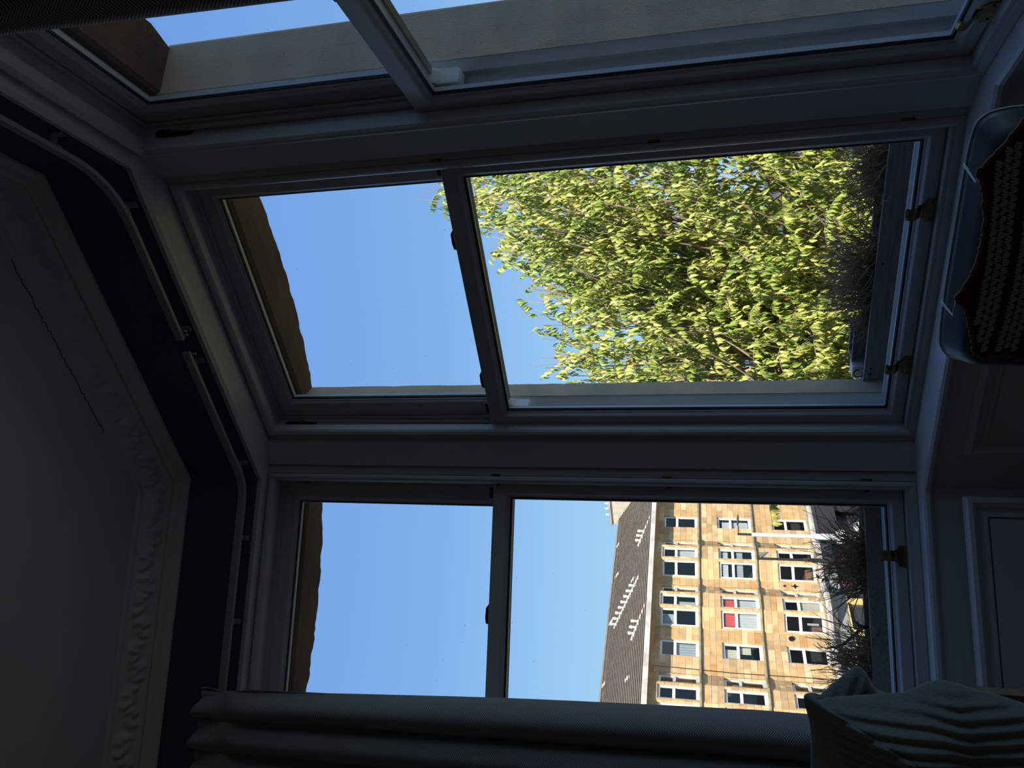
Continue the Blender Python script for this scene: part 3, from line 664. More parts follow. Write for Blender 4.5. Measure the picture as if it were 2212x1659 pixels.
def leaf_mesh(name, P, D, Nn, size, tint, m, parent=None, origin=None):
    X, Y, Z = leaf_frames(P, D, Nn, size); n = len(P)
    V = P[:, None, :]+LV[None, :, 0, None]*X[:, None, :]+LV[None, :, 1, None]*Y[:, None, :]+LV[None, :, 2, None]*Z[:, None, :]
    V = V.reshape(-1, 3); V[:, 2] += EYE
    off = np.array(origin) if origin is not None else np.zeros(3); V = V-off
    me = bpy.data.meshes.new(name)
    loops = []; starts = []; tot = []; base = 0
    lf = [i for f in LF for i in f]; cnt = [len(f) for f in LF]
    loops = (np.array(lf)[None, :]+8*np.arange(n)[:, None]).ravel().astype(np.int32)
    tots = np.tile(cnt, n).astype(np.int32); starts = np.concatenate([[0], np.cumsum(tots)[:-1]]).astype(np.int32)
    me.vertices.add(len(V)); me.vertices.foreach_set('co', V.ravel())
    me.loops.add(len(loops)); me.loops.foreach_set('vertex_index', loops)
    me.polygons.add(len(tots)); me.polygons.foreach_set('loop_start', starts); me.polygons.foreach_set('loop_total', tots)
    me.update(calc_edges=True)
    at = me.attributes.new('tint', 'FLOAT', 'POINT'); at.data.foreach_set('value', np.repeat(tint, 8))
    me.shade_smooth(); me.materials.append(m)
    o = bpy.data.objects.new(name, me); COL.objects.link(o)
    if parent is not None: o.parent = parent
    return o
def sprig(F, label, cat, stems, m, size, seed, name='leafy_sprig', group=None):
    """a small leafy plant: stems = pixel-free list of point lists in facet coordinates"""
    rnd = np.random.default_rng(seed); root = empty(name, F(*stems[0][0]), label, cat, group)
    mb = MB(); P, D, N = [], [], []
    for st in stems:
        pts = [F(*q) for q in st]; mb.tube(pts, 0.0022, 5, taper=0.5)
        for k in range(26):
            f = 0.25+0.75*rnd.random(); g = f*(len(pts)-1); i = min(int(g), len(pts)-2); p = Vector(pts[i]).lerp(Vector(pts[i+1]), g-i)
            d = (Vector(pts[i+1])-Vector(pts[i])).normalized(); v = Vector(rnd.normal(0, 0.7, 3))+d*0.6
            P.append(p); D.append(v); N.append(Vector(rnd.normal(0, 0.4, 3))+Vector((0.2, -0.5, 0.8)))
    mb.build('stem', DRY, root)
    P, D, N = (np.array([tuple(v) for v in q]) for q in (P, D, N))
    o = leaf_mesh('leaf_cluster', P, D, N, size*rnd.uniform(0.6, 1.1, len(P)), rnd.random(len(P))*0.9, m, root, (root.location.x, root.location.y, root.location.z)); o['kind'] = 'stuff'
    return root
SAGE = leaf_material('grey_green_leaf', [(0, (0.16, 0.22, 0.09)), (0.5, (0.30, 0.36, 0.18)), (1, (0.50, 0.52, 0.30))])
sprig(FL, 'small shrub with narrow grey-green leaves behind the left planter', 'plant', [[(-0.33, 0.40, -0.56), (-0.33, 0.42, -0.50), (-0.335, 0.43, -0.43), (-0.33, 0.43, -0.395)], [(-0.36, 0.40, -0.56), (-0.37, 0.42, -0.48), (-0.365, 0.43, -0.42)]], SAGE, 0.022, 11)
sprig(FL, 'short yellow-green shoot at the right of the left planter', 'plant', [[(-0.17, 0.39, -0.580), (-0.165, 0.40, -0.555), (-0.16, 0.40, -0.535)]], LEAFM, 0.022, 12)

# ------------------------------------------------------------------ the tree
def build_tree():
    rnd = np.random.default_rng(21); R = random.Random(21)
    base = Vector((-1.6, 7.9, GROUND))
    root = empty('tree', base, 'tall leafy tree with drooping yellow-green leaves filling the middle window', 'tree')
    # crown top height by bearing at 7 m
    bt = [(-46, -1.3), (-43, -0.7), (-40, 0.1), (-36, 0.9), (-33.5, 1.62), (-31, 1.55), (-29, 1.72), (-26.5, 1.75), (-24.5, 2.12), (-22, 2.2), (-20.3, 2.66), (-18.5, 2.3), (-14, 2.4), (-9, 1.3), (0, 0.6), (8, 0.4), (14, 0.2)]
    def ztop(b):
        for (a, x), (c, y) in zip(bt[:-1], bt[1:]):
            if a <= b <= c: return x+(y-x)*(b-a)/(c-a)
        return -3
    wood = MB(); fine = MB(); P, D, N, T = [], [], [], []
    hubs = []
    trunk = [base+Vector((0, 0, 0)), base+Vector((0.1, -0.05, 4)), base+Vector((-0.05, 0.05, 6.6))]
    wood.tube(trunk, 0.19, 10, taper=0.7)
    top = trunk[-1]
    for k in range(9):
        b = math.radians(-42+k*6.5); d = R.uniform(6.9, 8.6)
        e = Vector((math.sin(b)*d, math.cos(b)*d, R.uniform(-1.6, 0.2)))
        m = top.lerp(e, 0.5)+Vector((R.uniform(-.2, .2), R.uniform(-.2, .2), 0.3))
        pts = [top*(1-f)**2+m*2*f*(1-f)+e*f*f for f in [q/7 for q in range(8)]]
        wood.tube(pts, 0.07, 8, taper=0.4); hubs += pts[3:]
    nb = 0
    # branches reach from the hubs to sampled points of the crown
    targets = []
    tries = 0
    while len(targets) < 1050 and tries < 20000:
        tries += 1
        b = R.uniform(-40.5, -10) if R.random() < 0.88 else R.uniform(-10, 10); zt7 = ztop(b); d = R.uniform(5.9, 9.0)
        z = R.uniform(-2.75, zt7*0.97)
        if zt7-z < 0.9 and R.random() < 0.35: continue
        # thinner on the upper left
        if b < -30 and z > -0.2 and R.random() < 0.62: continue
        z *= d/7.0
        e = Vector((math.sin(math.radians(b))*d, math.cos(math.radians(b))*d, z))
        targets.append(e)
    for _ in range(75):
        b = R.uniform(-28, -15); d = R.uniform(6.2, 7.8); z = R.uniform(0.8, ztop(b)*0.93)*d/7; targets.append(Vector((math.sin(math.radians(b))*d, math.cos(math.radians(b))*d, z)))
    for z7, b in ((2.50, -20.5), (2.42, -20.0), (2.25, -21.3), (2.0, -20.2), (2.3, -18.9), (1.8, -21.8), (1.9, -18.9), (1.6, -20.5), (1.75, -19.6), (1.5, -31), (1.3, -32), (2.62, -20.3), (2.25, -19), (2.1, -24.3), (2.0, -22.5), (1.72, -29.2), (1.5, -28), (1.60, -33.0), (1.45, -33.6), (1.2, -34.6), (0.95, -35.2), (1.0, -33), (0.9, -30), (1.3, -26.5), (1.75, -27)):
        d = 7.0; targets.append(Vector((math.sin(math.radians(b))*d, math.cos(math.radians(b))*d, z7-0.05)))
    for e in targets:
        h = min(hubs, key=lambda q: (q-e).length+R.uniform(0, 0.8)) if e.z > -2.4 else Vector((e.x*0.75-0.3, e.y+0.5, e.z-0.4))
        L = min((e-h).length, 1.5+R.random()*0.5)
        dirn = (e-h).normalized(); dirn = (dirn+Vector((-0.15, -0.12, 0.45))).normalized()
        s = e-dirn*L
        bend = Vector((R.uniform(-.1, .1), R.uniform(-.1, .1), R.uniform(-.22, -.05)))*L
        pts = [s*(1-f)**2+((s+e)/2+bend)*2*f*(1-f)+e*f*f for f in [q/7 for q in range(8)]]
        fine.tube(pts, 0.0095, 5, taper=0.25, cap=False)
        # twigs
        for k in range(R.randint(6, 9)):
            f = R.uniform(0.15, 0.97); i = min(int(f*7), 6); p = pts[i].lerp(pts[i+1], f*7-i)
            td = (dirn*0.55+Vector((R.gauss(0, .45), R.gauss(0, .45), R.gauss(0.12, .35)))).normalized(); TL = R.uniform(0.22, 0.48)*(1.1-0.3*f)
            if k == 0: p = pts[-3]; td = dirn; TL = 0.36
            q = p.copy(); tp = [q.copy()]; dd = td.copy()
            for c in range(5): dd = (dd+Vector((0, 0, -0.10))+Vector((R.gauss(0, .07), R.gauss(0, .07), R.gauss(0, .07)))).normalized(); q = q+dd*TL/5; tp.append(q.copy())
            bq = math.degrees(math.atan2(q.x, q.y)); dq = math.hypot(q.x, q.y)
            if q.z > (ztop(bq)+0.09)*dq/7: continue
            fine.tube(tp, 0.0032, 3, taper=0.4, cap=False)
            nl = int(TL/0.0185)
            side = dd.cross(Vector((0, 0, 1))); side.normalize()
            tone = R.gauss(0.52, 0.18)
            for c in range(nl):
                g = (c+0.5)/nl*5; i2 = min(int(g), 4); lp = tp[i2].lerp(tp[i2+1], g-i2)
                sg = 1 if c % 2 else -1
                ld = side*sg*R.uniform(0.15, 0.6)+dd*R.uniform(0.0, 0.55)+Vector((0, 0, -1.0))*R.uniform(0.55, 1.15)+Vector((R.gauss(0, .16), R.gauss(0, .16), 0))
                nn = side*sg*0.75+Vector((R.gauss(0.15, .35), R.gauss(-0.35, .35), 0.75))
                P.append(tuple(lp)); D.append(tuple(ld)); N.append(tuple(nn)); T.append(0.996 if R.random() < 0.0012 else min(0.97, max(0, tone+R.gauss(0, .16))))
    # a drooping branch end at the left edge of the crown
    tp = [Vector((-4.05, 5.55, -0.36))*1.0, RAY(1668, 1035)*6.6, RAY(1664, 1072)*6.5, RAY(1663, 1100)*6.4, RAY(1668, 1134)*6.3]
    fine.tube(tp, 0.006, 4, taper=0.4, cap=False)
    for c in range(64):
        g = 1.0+2.99*c/64.0; i2 = min(int(g), 3); lp = tp[i2].lerp(tp[i2+1], g-i2); sg = 1 if c % 2 else -1
        P.append(tuple(lp)); D.append((sg*0.18+R.gauss(0, .12)-0.15, R.gauss(0, .15)-0.1, -1.0)); N.append((0.35+0.4*sg, -0.9+R.gauss(0, .3), 0.35)); T.append(0.75+R.random()*0.2)
    P, D, N, T = np.array(P), np.array(D), np.array(N), np.array(T)
    size = rnd.uniform(0.050, 0.086, len(P))
    wo = wood.build('trunk_and_limbs', mat('grey_bark', (0.20, 0.17, 0.14), 0.95, bump=(20, 0.8, 0.02)), root, smooth=True)
    tag(fine.build('twigs', mat('pale_twig_bark', (0.36, 0.27, 0.20), 0.85), root, fix=False), kind='stuff')
    # the 300 leaves that show largest are parts of their own
    b = np.degrees(np.arctan2(P[:, 0], P[:, 1])); dist = np.linalg.norm(P, axis=1); el = P[:, 2]/np.hypot(P[:, 0], P[:, 1])
    vis = (b > -33) & (b < -19) & (el > -0.24) & (el < 0.30)
    order = np.where(vis)[0]; order = order[np.argsort(dist[order]/size[order])][:300]
    mask = np.ones(len(P), bool); mask[order] = False
    loc = (root.location.x, root.location.y, root.location.z)
    o = leaf_mesh('foliage', P[mask], D[mask], N[mask], size[mask], T[mask], LEAFM, root, loc); o['kind'] = 'stuff'
    me = bpy.data.meshes.new('leaf'); me.from_pydata([tuple(v) for v in LV], [], LF); me.shade_smooth(); me.materials.append(LEAFO)
    X, Y, Z = leaf_frames(P[order], D[order], N[order], size[order])
    for k, i in enumerate(order):
        l = bpy.data.objects.new('leaf', me); COL.objects.link(l); l.parent = root
        M = Matrix.Identity(4)
        for r in range(3):
            M[r][0], M[r][1], M[r][2] = X[k][r], Y[k][r], Z[k][r]
        M[0][3], M[1][3], M[2][3] = P[i][0]-loc[0], P[i][1]-loc[1], P[i][2]+EYE-loc[2]
        l.matrix_local = M
    print('leaves', len(P))
    return root
build_tree()

# ------------------------------------------------------------------ the sandstone terrace across the street
FB = -0.0276216
fe = Vector((math.sin(FB), math.cos(FB), 0)); fnn = Vector((math.cos(FB), -math.sin(FB), 0))
def FP(s, out, z): p = fe*s-fnn*(36-out); return Vector((p.x, p.y, z+0.0135*(s-33)))
FPATH = [(20.0, 0), (24.4, 0), (25.5, .58), (26.55, .58), (27.6, 0), (30.6, 0), (31.66, .58), (32.72, .58), (33.78, 0), (34.34, 0), (35.42, .58), (36.5, .58), (37.55, 0),
         (43.2, 0), (44.3, .58), (45.35, .58), (46.4, 0), (47.0, 0), (48.1, .58), (49.15, .58), (50.2, 0), (58, 0)]
SINGLES = [(28.74, 29.81), (38.76, 39.80), (41.1, 42.15), (51.6, 52.7), (54.4, 55.5)]
ROWS = [(-5.88, -3.77), (-2.51, -0.43), (0.80, 2.90)]
root = empty('tenement_terrace', FP(34, 0, GROUND), 'row of honey-coloured sandstone tenements with bay windows across the street', 'building')
def stone_mat(name, attr):
    m = bpy.data.materials.new(name); m.use_nodes = True; t = m.node_tree; b = t.nodes['Principled BSDF']; b.inputs['Roughness'].default_value = 0.95
    c = t.nodes.new('ShaderNodeValToRGB'); el = c.color_ramp.elements
    cols = [(0.0, (0.56, 0.37, 0.185)), (0.2, (0.60, 0.36, 0.165)), (0.45, (0.66, 0.45, 0.235)), (0.65, (0.45, 0.29, 0.15)), (0.85, (0.72, 0.56, 0.32)), (1.0, (0.54, 0.28, 0.10))]
    el[0].position = 0; el[0].color = (*cols[0][1], 1); el[1].position = 1; el[1].color = (*cols[-1][1], 1)
    for p_, q in cols[1:-1]: k = el.new(p_); k.color = (*q, 1)
    if attr: a = t.nodes.new('ShaderNodeAttribute'); a.attribute_name = 'tint'; t.links.new(a.outputs['Fac'], c.inputs[0])
    else: a = t.nodes.new('ShaderNodeObjectInfo'); t.links.new(a.outputs['Random'], c.inputs[0])
    tc = t.nodes.new('ShaderNodeTexCoord'); n = t.nodes.new('ShaderNodeTexNoise'); n.inputs['Scale'].default_value = 3.0; n.inputs['Detail'].default_value = 8
    ge = t.nodes.new('ShaderNodeNewGeometry'); t.links.new(ge.outputs['Position'], n.inputs['Vector'])
    mr = t.nodes.new('ShaderNodeMapRange'); mr.inputs[1].default_value = 0.3; mr.inputs[2].default_value = 0.7; mr.inputs[3].default_value = 0.80; mr.inputs[4].default_value = 1.10
    t.links.new(n.outputs[0], mr.inputs[0]); mx = t.nodes.new('ShaderNodeMixRGB'); mx.blend_type = 'MULTIPLY'; mx.inputs[0].default_value = 1.0
    cb = t.nodes.new('ShaderNodeCombineXYZ')
    for k in range(3): t.links.new(mr.outputs[0], cb.inputs[k])
    t.links.new(c.outputs[0], mx.inputs[1]); t.links.new(cb.outputs[0], mx.inputs[2]); t.links.new(mx.outputs[0], b.inputs['Base Color']); return m
BLK, BLKA = stone_mat('sandstone_block', False), stone_mat('sandstone_blocks', True)
MORT = mat('pale_lime_mortar', (0.72, 0.58, 0.38), 0.95)
DRESS = mat('dressed_sandstone', (0.66, 0.46, 0.25), 0.9, noise=(1.2, (0.58, 0.34, 0.15), 8, (1, 1, 1)))
STRG = mat('lichened_string_course', (0.36, 0.30, 0.18), 0.95, noise=(2.5, (0.20, 0.18, 0.12), 8, (1, 1, 1)))
WHITEW = mat('white_window_paint', (0.80, 0.80, 0.78), 0.4)
DPANE = mat('far_window_glass', (0.035, 0.040, 0.045), 0.04, spec=0.8)
um = bpy.data.meshes.new('stone_block')
b = bmesh.new(); bmesh.ops.create_cube(b, size=1.0); bmesh.ops.bevel(b, geom=[e_ for e_ in b.edges if abs(e_.verts[0].co.y+0.5) < 1e-5 and abs(e_.verts[1].co.y+0.5) < 1e-5], offset=0.02, segments=1, affect='EDGES'); b.to_mesh(um); b.free()
um.materials.append(BLK)
blocks = []      # (facet origin, along, normal, a0, a1, z0, z1)
rnd = random.Random(9)
mort = MB()
def rows_z():
    r = []
    def band(a, c, n): r.extend([(a+(c-a)*k/n, a+(c-a)*(k+1)/n) for k in range(n)])
    band(-6.05, -5.88, 1); band(-5.88, -3.77, 6); band(-3.77, -2.80, 3); band(-2.51, -0.43, 6); band(-0.43, 0.52, 3); band(0.80, 2.90, 6); band(2.90, 3.22, 1); return r
holes_all = []
for (s0, o0), (s1, o1) in zip(FPATH[:-1], FPATH[1:]):
    L = math.hypot(s1-s0, o1-o0); es, eo = (s1-s0)/L, (o1-o0)/L       # along; outward normal = (-eo, es)
    G = lambda a, d, z, s0=s0, o0=o0, es=es, eo=eo: FP(s0+es*a-eo*d, o0+eo*a+es*d, z)
    flat = o0 == 0 and o1 == 0
    if flat: hs = [(x0-s0, x1-s0) for x0, x1 in SINGLES if s0 < x0 < s1]
    else: hs = [(0.12, L-0.12)]
    for h in hs:
        for ri, (za, zb) in enumerate(ROWS): holes_all.append((G, h[0], h[1], za, zb, ri, s0+es*h[0], flat, o0 == o1))
    for (za, zb) in rows_z():
        zm = (za+zb)/2; free = [(0.0, L)]
        if any(r0 < zm < r1 for r0, r1 in ROWS):
            free = []; x = 0.0
            for h in hs: free.append((x, h[0])); x = h[1]
            free.append((x, L))
        for (a0, a1) in free:
            if a1-a0 < 0.03: continue
            mort.face([G(a0, -0.012, za), G(a1, -0.012, za), G(a1, -0.012, zb), G(a0, -0.012, zb)])
            x = a0; n = max(1, round((a1-a0)/rnd.uniform(0.55, 0.85))); cuts = [a0+(a1-a0)*(k+(rnd.uniform(-.22, .22) if 0 < k < n else 0))/n for k in range(n+1)]
            for c0, c1 in zip(cuts[:-1], cuts[1:]): blocks.append((G, c0, c1, za, zb, s0+es*(c0+c1)/2, flat))
tag(mort.build('mortar_bed', MORT, root, fix=False))
def visible(bk):
    s_, z_ = bk[5], (bk[3]+bk[4])/2
    return 24.6 < s_ < 40.5 and z_ > -6
order = sorted([k for k in range(len(blocks)) if visible(blocks[k])], key=lambda k: blocks[k][5])[:300]
oset = set(order); rest = MB(); tints = []
for k, (G, a0, a1, z0, z1, sc, flat) in enumerate(blocks):
    g = 0.006; pr = rnd.uniform(0, 0.012)
    if k in oset:
        c = G((a0+a1)/2, (pr-0.24)/2, (z0+z1)/2); ax = (G(1, 0, 0)-G(0, 0, 0)); ax.z = 0; ax.normalize(); ny = (G(0, -1, 0)-G(0, 0, 0)); ny.z = 0; ny.normalize()
        o = bpy.data.objects.new('stone_block', um); COL.objects.link(o); o.parent = root
        M = Matrix.Identity(4); sx_, sy_, sz_ = a1-a0-2*g, 0.24+pr, z1-z0-2*g
        for r in range(3): M[r][0] = ax[r]*sx_; M[r][1] = ny[r]*sy_
        M[2][2] = sz_; loc = Vector((c.x, c.y, c.z+EYE))-root.location
        M[0][3], M[1][3], M[2][3] = loc; o.matrix_local = M
    else:
        rest.box(G, a0+g, a1-g, pr, -0.24, z0+g, z1-g); tints += [rnd.random()]*8
o = rest.build('more_stone_blocks', BLKA, root); o['kind'] = 'stuff'
at = o.data.attributes.new('tint', 'FLOAT', 'POINT'); at.data.foreach_set('value', tints)
# mouldings that run with the bays
def fsweep(prof, m, name, s_from=20.0, s_to=58.0):
    mb = MB(); rows = []
    for d, z in prof: rows.append([FP(s, o_+d, z) for s, o_ in FPATH])
    mb.grid(rows, close_u=True); return mb.build(name, m, root)
for zs, m in ((-2.51, STRG), (0.80, STRG)):
    fsweep([(0.0, zs-0.29), (0.012, zs-0.29), (0.014, zs-0.16), (-0.1, zs-0.16), (-0.1, zs-0.29)], DRESS, 'apron_course')
    fsweep([(0.0, zs-0.18), (0.06, zs-0.17), (0.14, zs-0.11), (0.14, zs-0.03), (0.05, zs), (-0.2, zs), (-0.2, zs-0.18)], m, 'string_course')
fsweep([(0, 3.22), (0.02, 3.22), (0.02, 3.36), (0.15, 3.45), (0.20, 3.50), (-0.2, 3.50), (-0.2, 3.22)], DRESS, 'eaves_cornice')
GUT = mat('pale_painted_gutter', (0.78, 0.72, 0.66), 0.6, noise=(1.3, (0.44, 0.40, 0.37), 8, (1, 1, 1)))
mb = MB(); mb.box(FP, 20, 58, -0.3, 0.80, 3.50, 3.53); mb.box(FP, 20, 58, 0.80, 0.95, 3.38, 3.66); mb.build('gutter', GUT, root)
# shop cornice and fascias at street level
LEDGE = mat('weathered_shop_cornice', (0.52, 0.46, 0.42), 0.9, noise=(1.6, (0.26, 0.24, 0.24), 8, (1, 1, 3)))
fsweep([(0.0, -6.50), (0.20, -6.50), (0.42, -6.30), (0.55, -6.20), (0.55, -6.06), (0.25, -5.98), (-0.3, -5.96), (-0.3, -6.5)], LEDGE, 'shop_cornice')
fsweep([(0.0, -5.96), (0.10, -5.96), (0.10, -5.90), (0.0, -5.86), (-0.3, -5.86), (-0.3, -5.96)], STRG, 'string_course')
def fpart(name, m, s0, s1, o0, o1, z0, z1): q = MB(); q.box(FP, s0, s1, o0, o1, z0, z1); return q.build(name, m, root)
GREYF = mat('grey_shop_fascia', (0.30, 0.29, 0.27), 0.6); BLACKF = mat('black_shop_fascia', (0.03, 0.028, 0.028), 0.5)
YEL = mat('yellow_painted_timber', (0.72, 0.52, 0.20), 0.5); SHOPI = mat('dark_shop_inside', (0.05, 0.045, 0.04), 0.8)
fpart('fascia_board', GREYF, 20.0, 33.4, -0.2, 0.30, -7.12, -6.50); fpart('fascia_board', GREYF, 33.5, 37.4, -0.2, 0.30, -7.0, -6.50); fpart('fascia_board', BLACKF, 37.5, 58, -0.2, 0.32, -7.6, -6.50)
fpart('shop_inside', SHOPI, 20, 58, -1.3, -1.2, GROUND, -6.9)
fpart('window_rail', YEL, 22, 33.4, 0.10, 0.26, -7.25, -7.12)
for s_ in (24, 26.2, 28.4, 30.7, 32.9): fpart('mullion', YEL, s_, s_+0.28, 0.05, 0.24, -9.4, -7.25)
fpart('stall_riser', BLACKF, 20, 58, -0.1, 0.2, GROUND, -9.4); fpart('shop_glass', DPANE, 20, 33.4, 0.02, 0.05, -9.4, -7.25)
fpart('shop_front', BLACKF, 33.5, 37.4, -0.05, 0.10, -9.4, -7.0); fpart('shop_front', BLACKF, 40.6, 58, -0.05, 0.10, -9.4, -7.6); fpart('shop_glass', DPANE, 37.6, 40.6, -0.4, -0.35, -9.4, -7.6)
# shop sign lettering
PINK = mat('pink_sign_letters', (0.85, 0.10, 0.28), 0.5)
cu = bpy.data.curves.new('sign_lettering', 'FONT'); cu.body = 'OLIVIA'; cu.size = 0.82; cu.extrude = 0.02; cu.space_character = 1.12; cu.offset = -0.012
cu.materials.append(PINK); tmp_o = bpy.data.objects.new('tmp', cu); COL.objects.link(tmp_o); bpy.context.view_layer.update(); me_ = bpy.data.meshes.new_from_object(tmp_o.evaluated_get(bpy.context.evaluated_depsgraph_get())); bpy.data.objects.remove(tmp_o); lo = bpy.data.objects.new('sign_lettering', me_); COL.objects.link(lo); lo.parent = root
p0 = FP(34.15, 0.14, -7.72); loc = Vector((p0.x, p0.y, p0.z+EYE))-root.location
M = Matrix.Identity(4)
for r in range(3): M[r][0] = fe[r]; M[r][1] = (0, 0, 1)[r]; M[r][2] = fnn[r]; M[r][3] = loc[r]
lo.matrix_local = M
# windows
RED = mat('red_curtain', (0.72, 0.10, 0.09), 0.8); NET = mat('white_net_curtain', (0.62, 0.62, 0.60), 0.9); CREAM = mat('cream_blind', (0.70, 0.66, 0.50), 0.8); GREYB = mat('grey_blind', (0.42, 0.46, 0.47), 0.8)
ROOMD = mat('painted_room_shade', (0.045, 0.042, 0.040), 0.9); TIMB = mat('far_furniture_wood', (0.30, 0.14, 0.07), 0.7); LEAFI = mat('far_house_plant', (0.25, 0.34, 0.12), 0.8)  # near-black room colour stands in for the shade behind the far windows
FPG = glass('far_pane_glass', (0.75, 0.78, 0.80))
for (G, a0, a1, z0, z1, ri, sc, flat, front) in holes_all:
    mb = MB(); zt_ = z0+(z1-z0)*0.60
    def bar(x0, x1, q0, q1, d0=-0.17, d1=-0.10): mb.box(G, x0, x1, d1, d0, q0, q1)
    bar(a0, a0+0.10, z0, z1); bar(a1-0.10, a1, z0, z1); bar(a0+0.10, a1-0.10, z1-0.13, z1); bar(a0+0.10, a1-0.10, z0, z0+0.17); bar(a0+0.10, a1-0.10, zt_-0.06, zt_+0.09, -0.17, -0.09)
    wf = mb.build('window', WHITEW, root)
    for q0, q1 in ((z0+0.17, zt_-0.06), (zt_+0.09, z1-0.13)):
        mb = MB(); mb.face([G(a0+0.10, -0.145, q0), G(a1-0.10, -0.145, q0), G(a1-0.10, -0.145, q1), G(a0+0.10, -0.145, q1)]); mb.build('pane', FPG, wf)
    def blind(m, q0, q1, x0=0.12, x1=0.12, d=-0.22, nm='blind', slat=0):
        mb = MB()
        if slat:
            n = slat
            for k in range(n):
                c = a0+x0+(a1-x1-a0-x0)*(k+0.5)/n; mb.box(G, c-0.018, c+0.018, d, d-0.01, q0, q1)
        else:
            rows = []
            for k in range(25):
                x = a0+x0+(a1-x1-a0-x0)*k/24; rows.append([G(x, d+0.015*math.sin(k*1.3), q0), G(x, d+0.015*math.sin(k*1.3), q1)])
            mb.grid(rows)
        mb.build(nm, m, wf, fix=False)
    if 26 < sc < 42:
        if ri == 1 and 30.4 < sc < 32.6: blind(RED, zt_+0.10, z1-0.18, 0.16); blind(NET, z0+0.10, zt_)
        elif ri == 1 and 28.5 < sc < 30: blind(CREAM, zt_+0.05, z1-0.1, 0.2, 0.3); blind(CREAM, z0+0.6, zt_, 0.5, 0.12)
        elif ri == 1 and 34 < sc < 37: blind(NET, zt_+0.3, z1-0.2); blind(GREYB, z0+0.7, zt_-0.2)
        elif ri == 1 and sc > 38: blind(NET, z0+0.2, zt_, 0.15, 0.25); blind(NET, zt_, z1-0.3, 0.15, 0.25)
        elif ri == 0 and 31.5 < sc < 33: blind(CREAM, z0+0.15, zt_-0.05, 0.1, 0.1, -0.2, 'blind', 14)
        elif ri == 0 and 30.5 < sc < 31.6: blind(TIMB, z0+0.15, z0+0.7, 0.1, 0.55, -0.35, 'furniture'); blind(NET, z0+0.3, z0+0.9, 0.5, 0.35, -0.4, 'furniture')
        elif ri == 0 and 34 < sc < 36: blind(TIMB, z0+0.2, z0+0.6, 0.1, 0.2, -0.4, 'furniture')
        elif ri == 2 and 28.5 < sc < 30: blind(GREYB, z0+0.15, zt_-0.1)
        elif ri == 2 and 31.5 < sc < 33: blind(GREYB, z0+0.2, zt_-0.15, 0.1, 0.4)
        elif ri == 2 and 30.4 < sc < 31.6: blind(GREYB, zt_, z1-0.1, 0.1, 0.3)
        elif ri == 2 and 35.3 < sc < 36: blind(NET, z0+0.15, zt_-0.05)
        elif ri == 1 and 26 < sc < 27: blind(CREAM, zt_+0.1, z1-0.4, 0.2, 0.3)
mb = MB(); mb.face([FP(20, -1.1, -6.05), FP(58, -1.1, -6.05), FP(58, -1.1, 3.3), FP(20, -1.1, 3.3)]); mb.box(FP, 20, 58, -1.0, -0.26, -2.80, -2.60); mb.box(FP, 20, 58, -1.0, -0.26, 0.45, 0.65); mb.box(FP, 20, 58, -1.0, -0.26, 3.05, 3.25); mb.build('dark_rooms', ROOMD, root)
# roof: stepped courses of concrete tiles
TILE = mat('grey_brown_roof_tile', (0.25, 0.205, 0.165), 0.85, noise=(2.2, (0.18, 0.15, 0.125), 8, (1, 1, 1)), bump=(14, 0.5, 0.05))
mb = MB(); NR = 25
for k in range(NR):
    f0, f1 = k/NR, (k+1)/NR; o0, o1 = 0.75-4.75*f0, 0.75-4.75*f1; z0, z1 = 3.60+2.85*f0, 3.60+2.85*f1
    a = FP(20, o0, z0+0.055); mb.face([FP(20, o0+0.09, z0+0.065), FP(60, o0+0.09, z0+0.065), FP(60, o1+0.02, z1+0.0), FP(20, o1+0.02, z1+0.0)])
    mb.face([FP(20, o0+0.09, z0+0.03), FP(60, o0+0.09, z0+0.03), FP(60, o0+0.09, z0+0.065), FP(20, o0+0.09, z0+0.065)])
    mb.face([FP(20, o0+0.09, z0+0.03), FP(60, o0+0.09, z0+0.03), FP(60, o0-0.02, z0+0.03), FP(20, o0-0.02, z0+0.03)])
tag(mb.build('roof_tiles', TILE, root, fix=False), kind='stuff')
fpart('roof_back', TILE, 20, 60, -9.0, -4.0, 3.5, 6.3)
mb = MB(); mb.tube([FP(20, -4.0, 6.44), FP(60, -4.0, 6.44)], 0.09, 6); mb.build('ridge_tiles', TILE, root)
# flue pipes on their sloping lead upstands
FLUE = mat('pale_flue_pipe', (0.78, 0.74, 0.66), 0.5)
LEAD = mat('pale_lead_flashing', (0.60, 0.57, 0.53), 0.6)
ORD = ['first', 'second', 'third', 'fourth', 'fifth', 'sixth', 'seventh', 'last']
def roofz(o_): return 3.60+2.85*(0.75-o_)/4.75
def flue(s_, o_, label):
    mb = MB(); z = roofz(o_); mb.tube([FP(s_, o_, z-0.05), FP(s_, o_, z+0.22), FP(s_, o_, z+0.221), FP(s_, o_, z+0.40)], 0.062, 10)
    mb.tube([FP(s_, o_, z+0.26), FP(s_, o_, z+0.44)], 0.085, 10)
    return tag(mb.build('flue_pipe', FLUE), label, 'pipe', 'flue pipes on the terrace roof')
for k in range(8):
    f = k/7; flue(34.3-1.35*f, -0.75-2.0*f, ORD[k]+' white flue pipe up from the gutter in the long sloping row on the roof')
mb = MB(); mb.tube([FP(34.75, -0.35, roofz(-0.35)+0.06), FP(32.8, -2.95, roofz(-2.95)+0.06)], 0.07, 5); mb.build('flashing', LEAD, root)
for k in range(3): flue(38.45-0.30*k, -0.15-0.12*k, ('right-hand', 'middle', 'left-hand')[k]+' flue pipe of the three just above the gutter near the chimney')
for k in range(3): flue(31.05-0.33*k, -0.15-0.13*k, ('right-hand', 'middle', 'left-hand')[k]+' flue pipe of the three just above the gutter left of the long row')
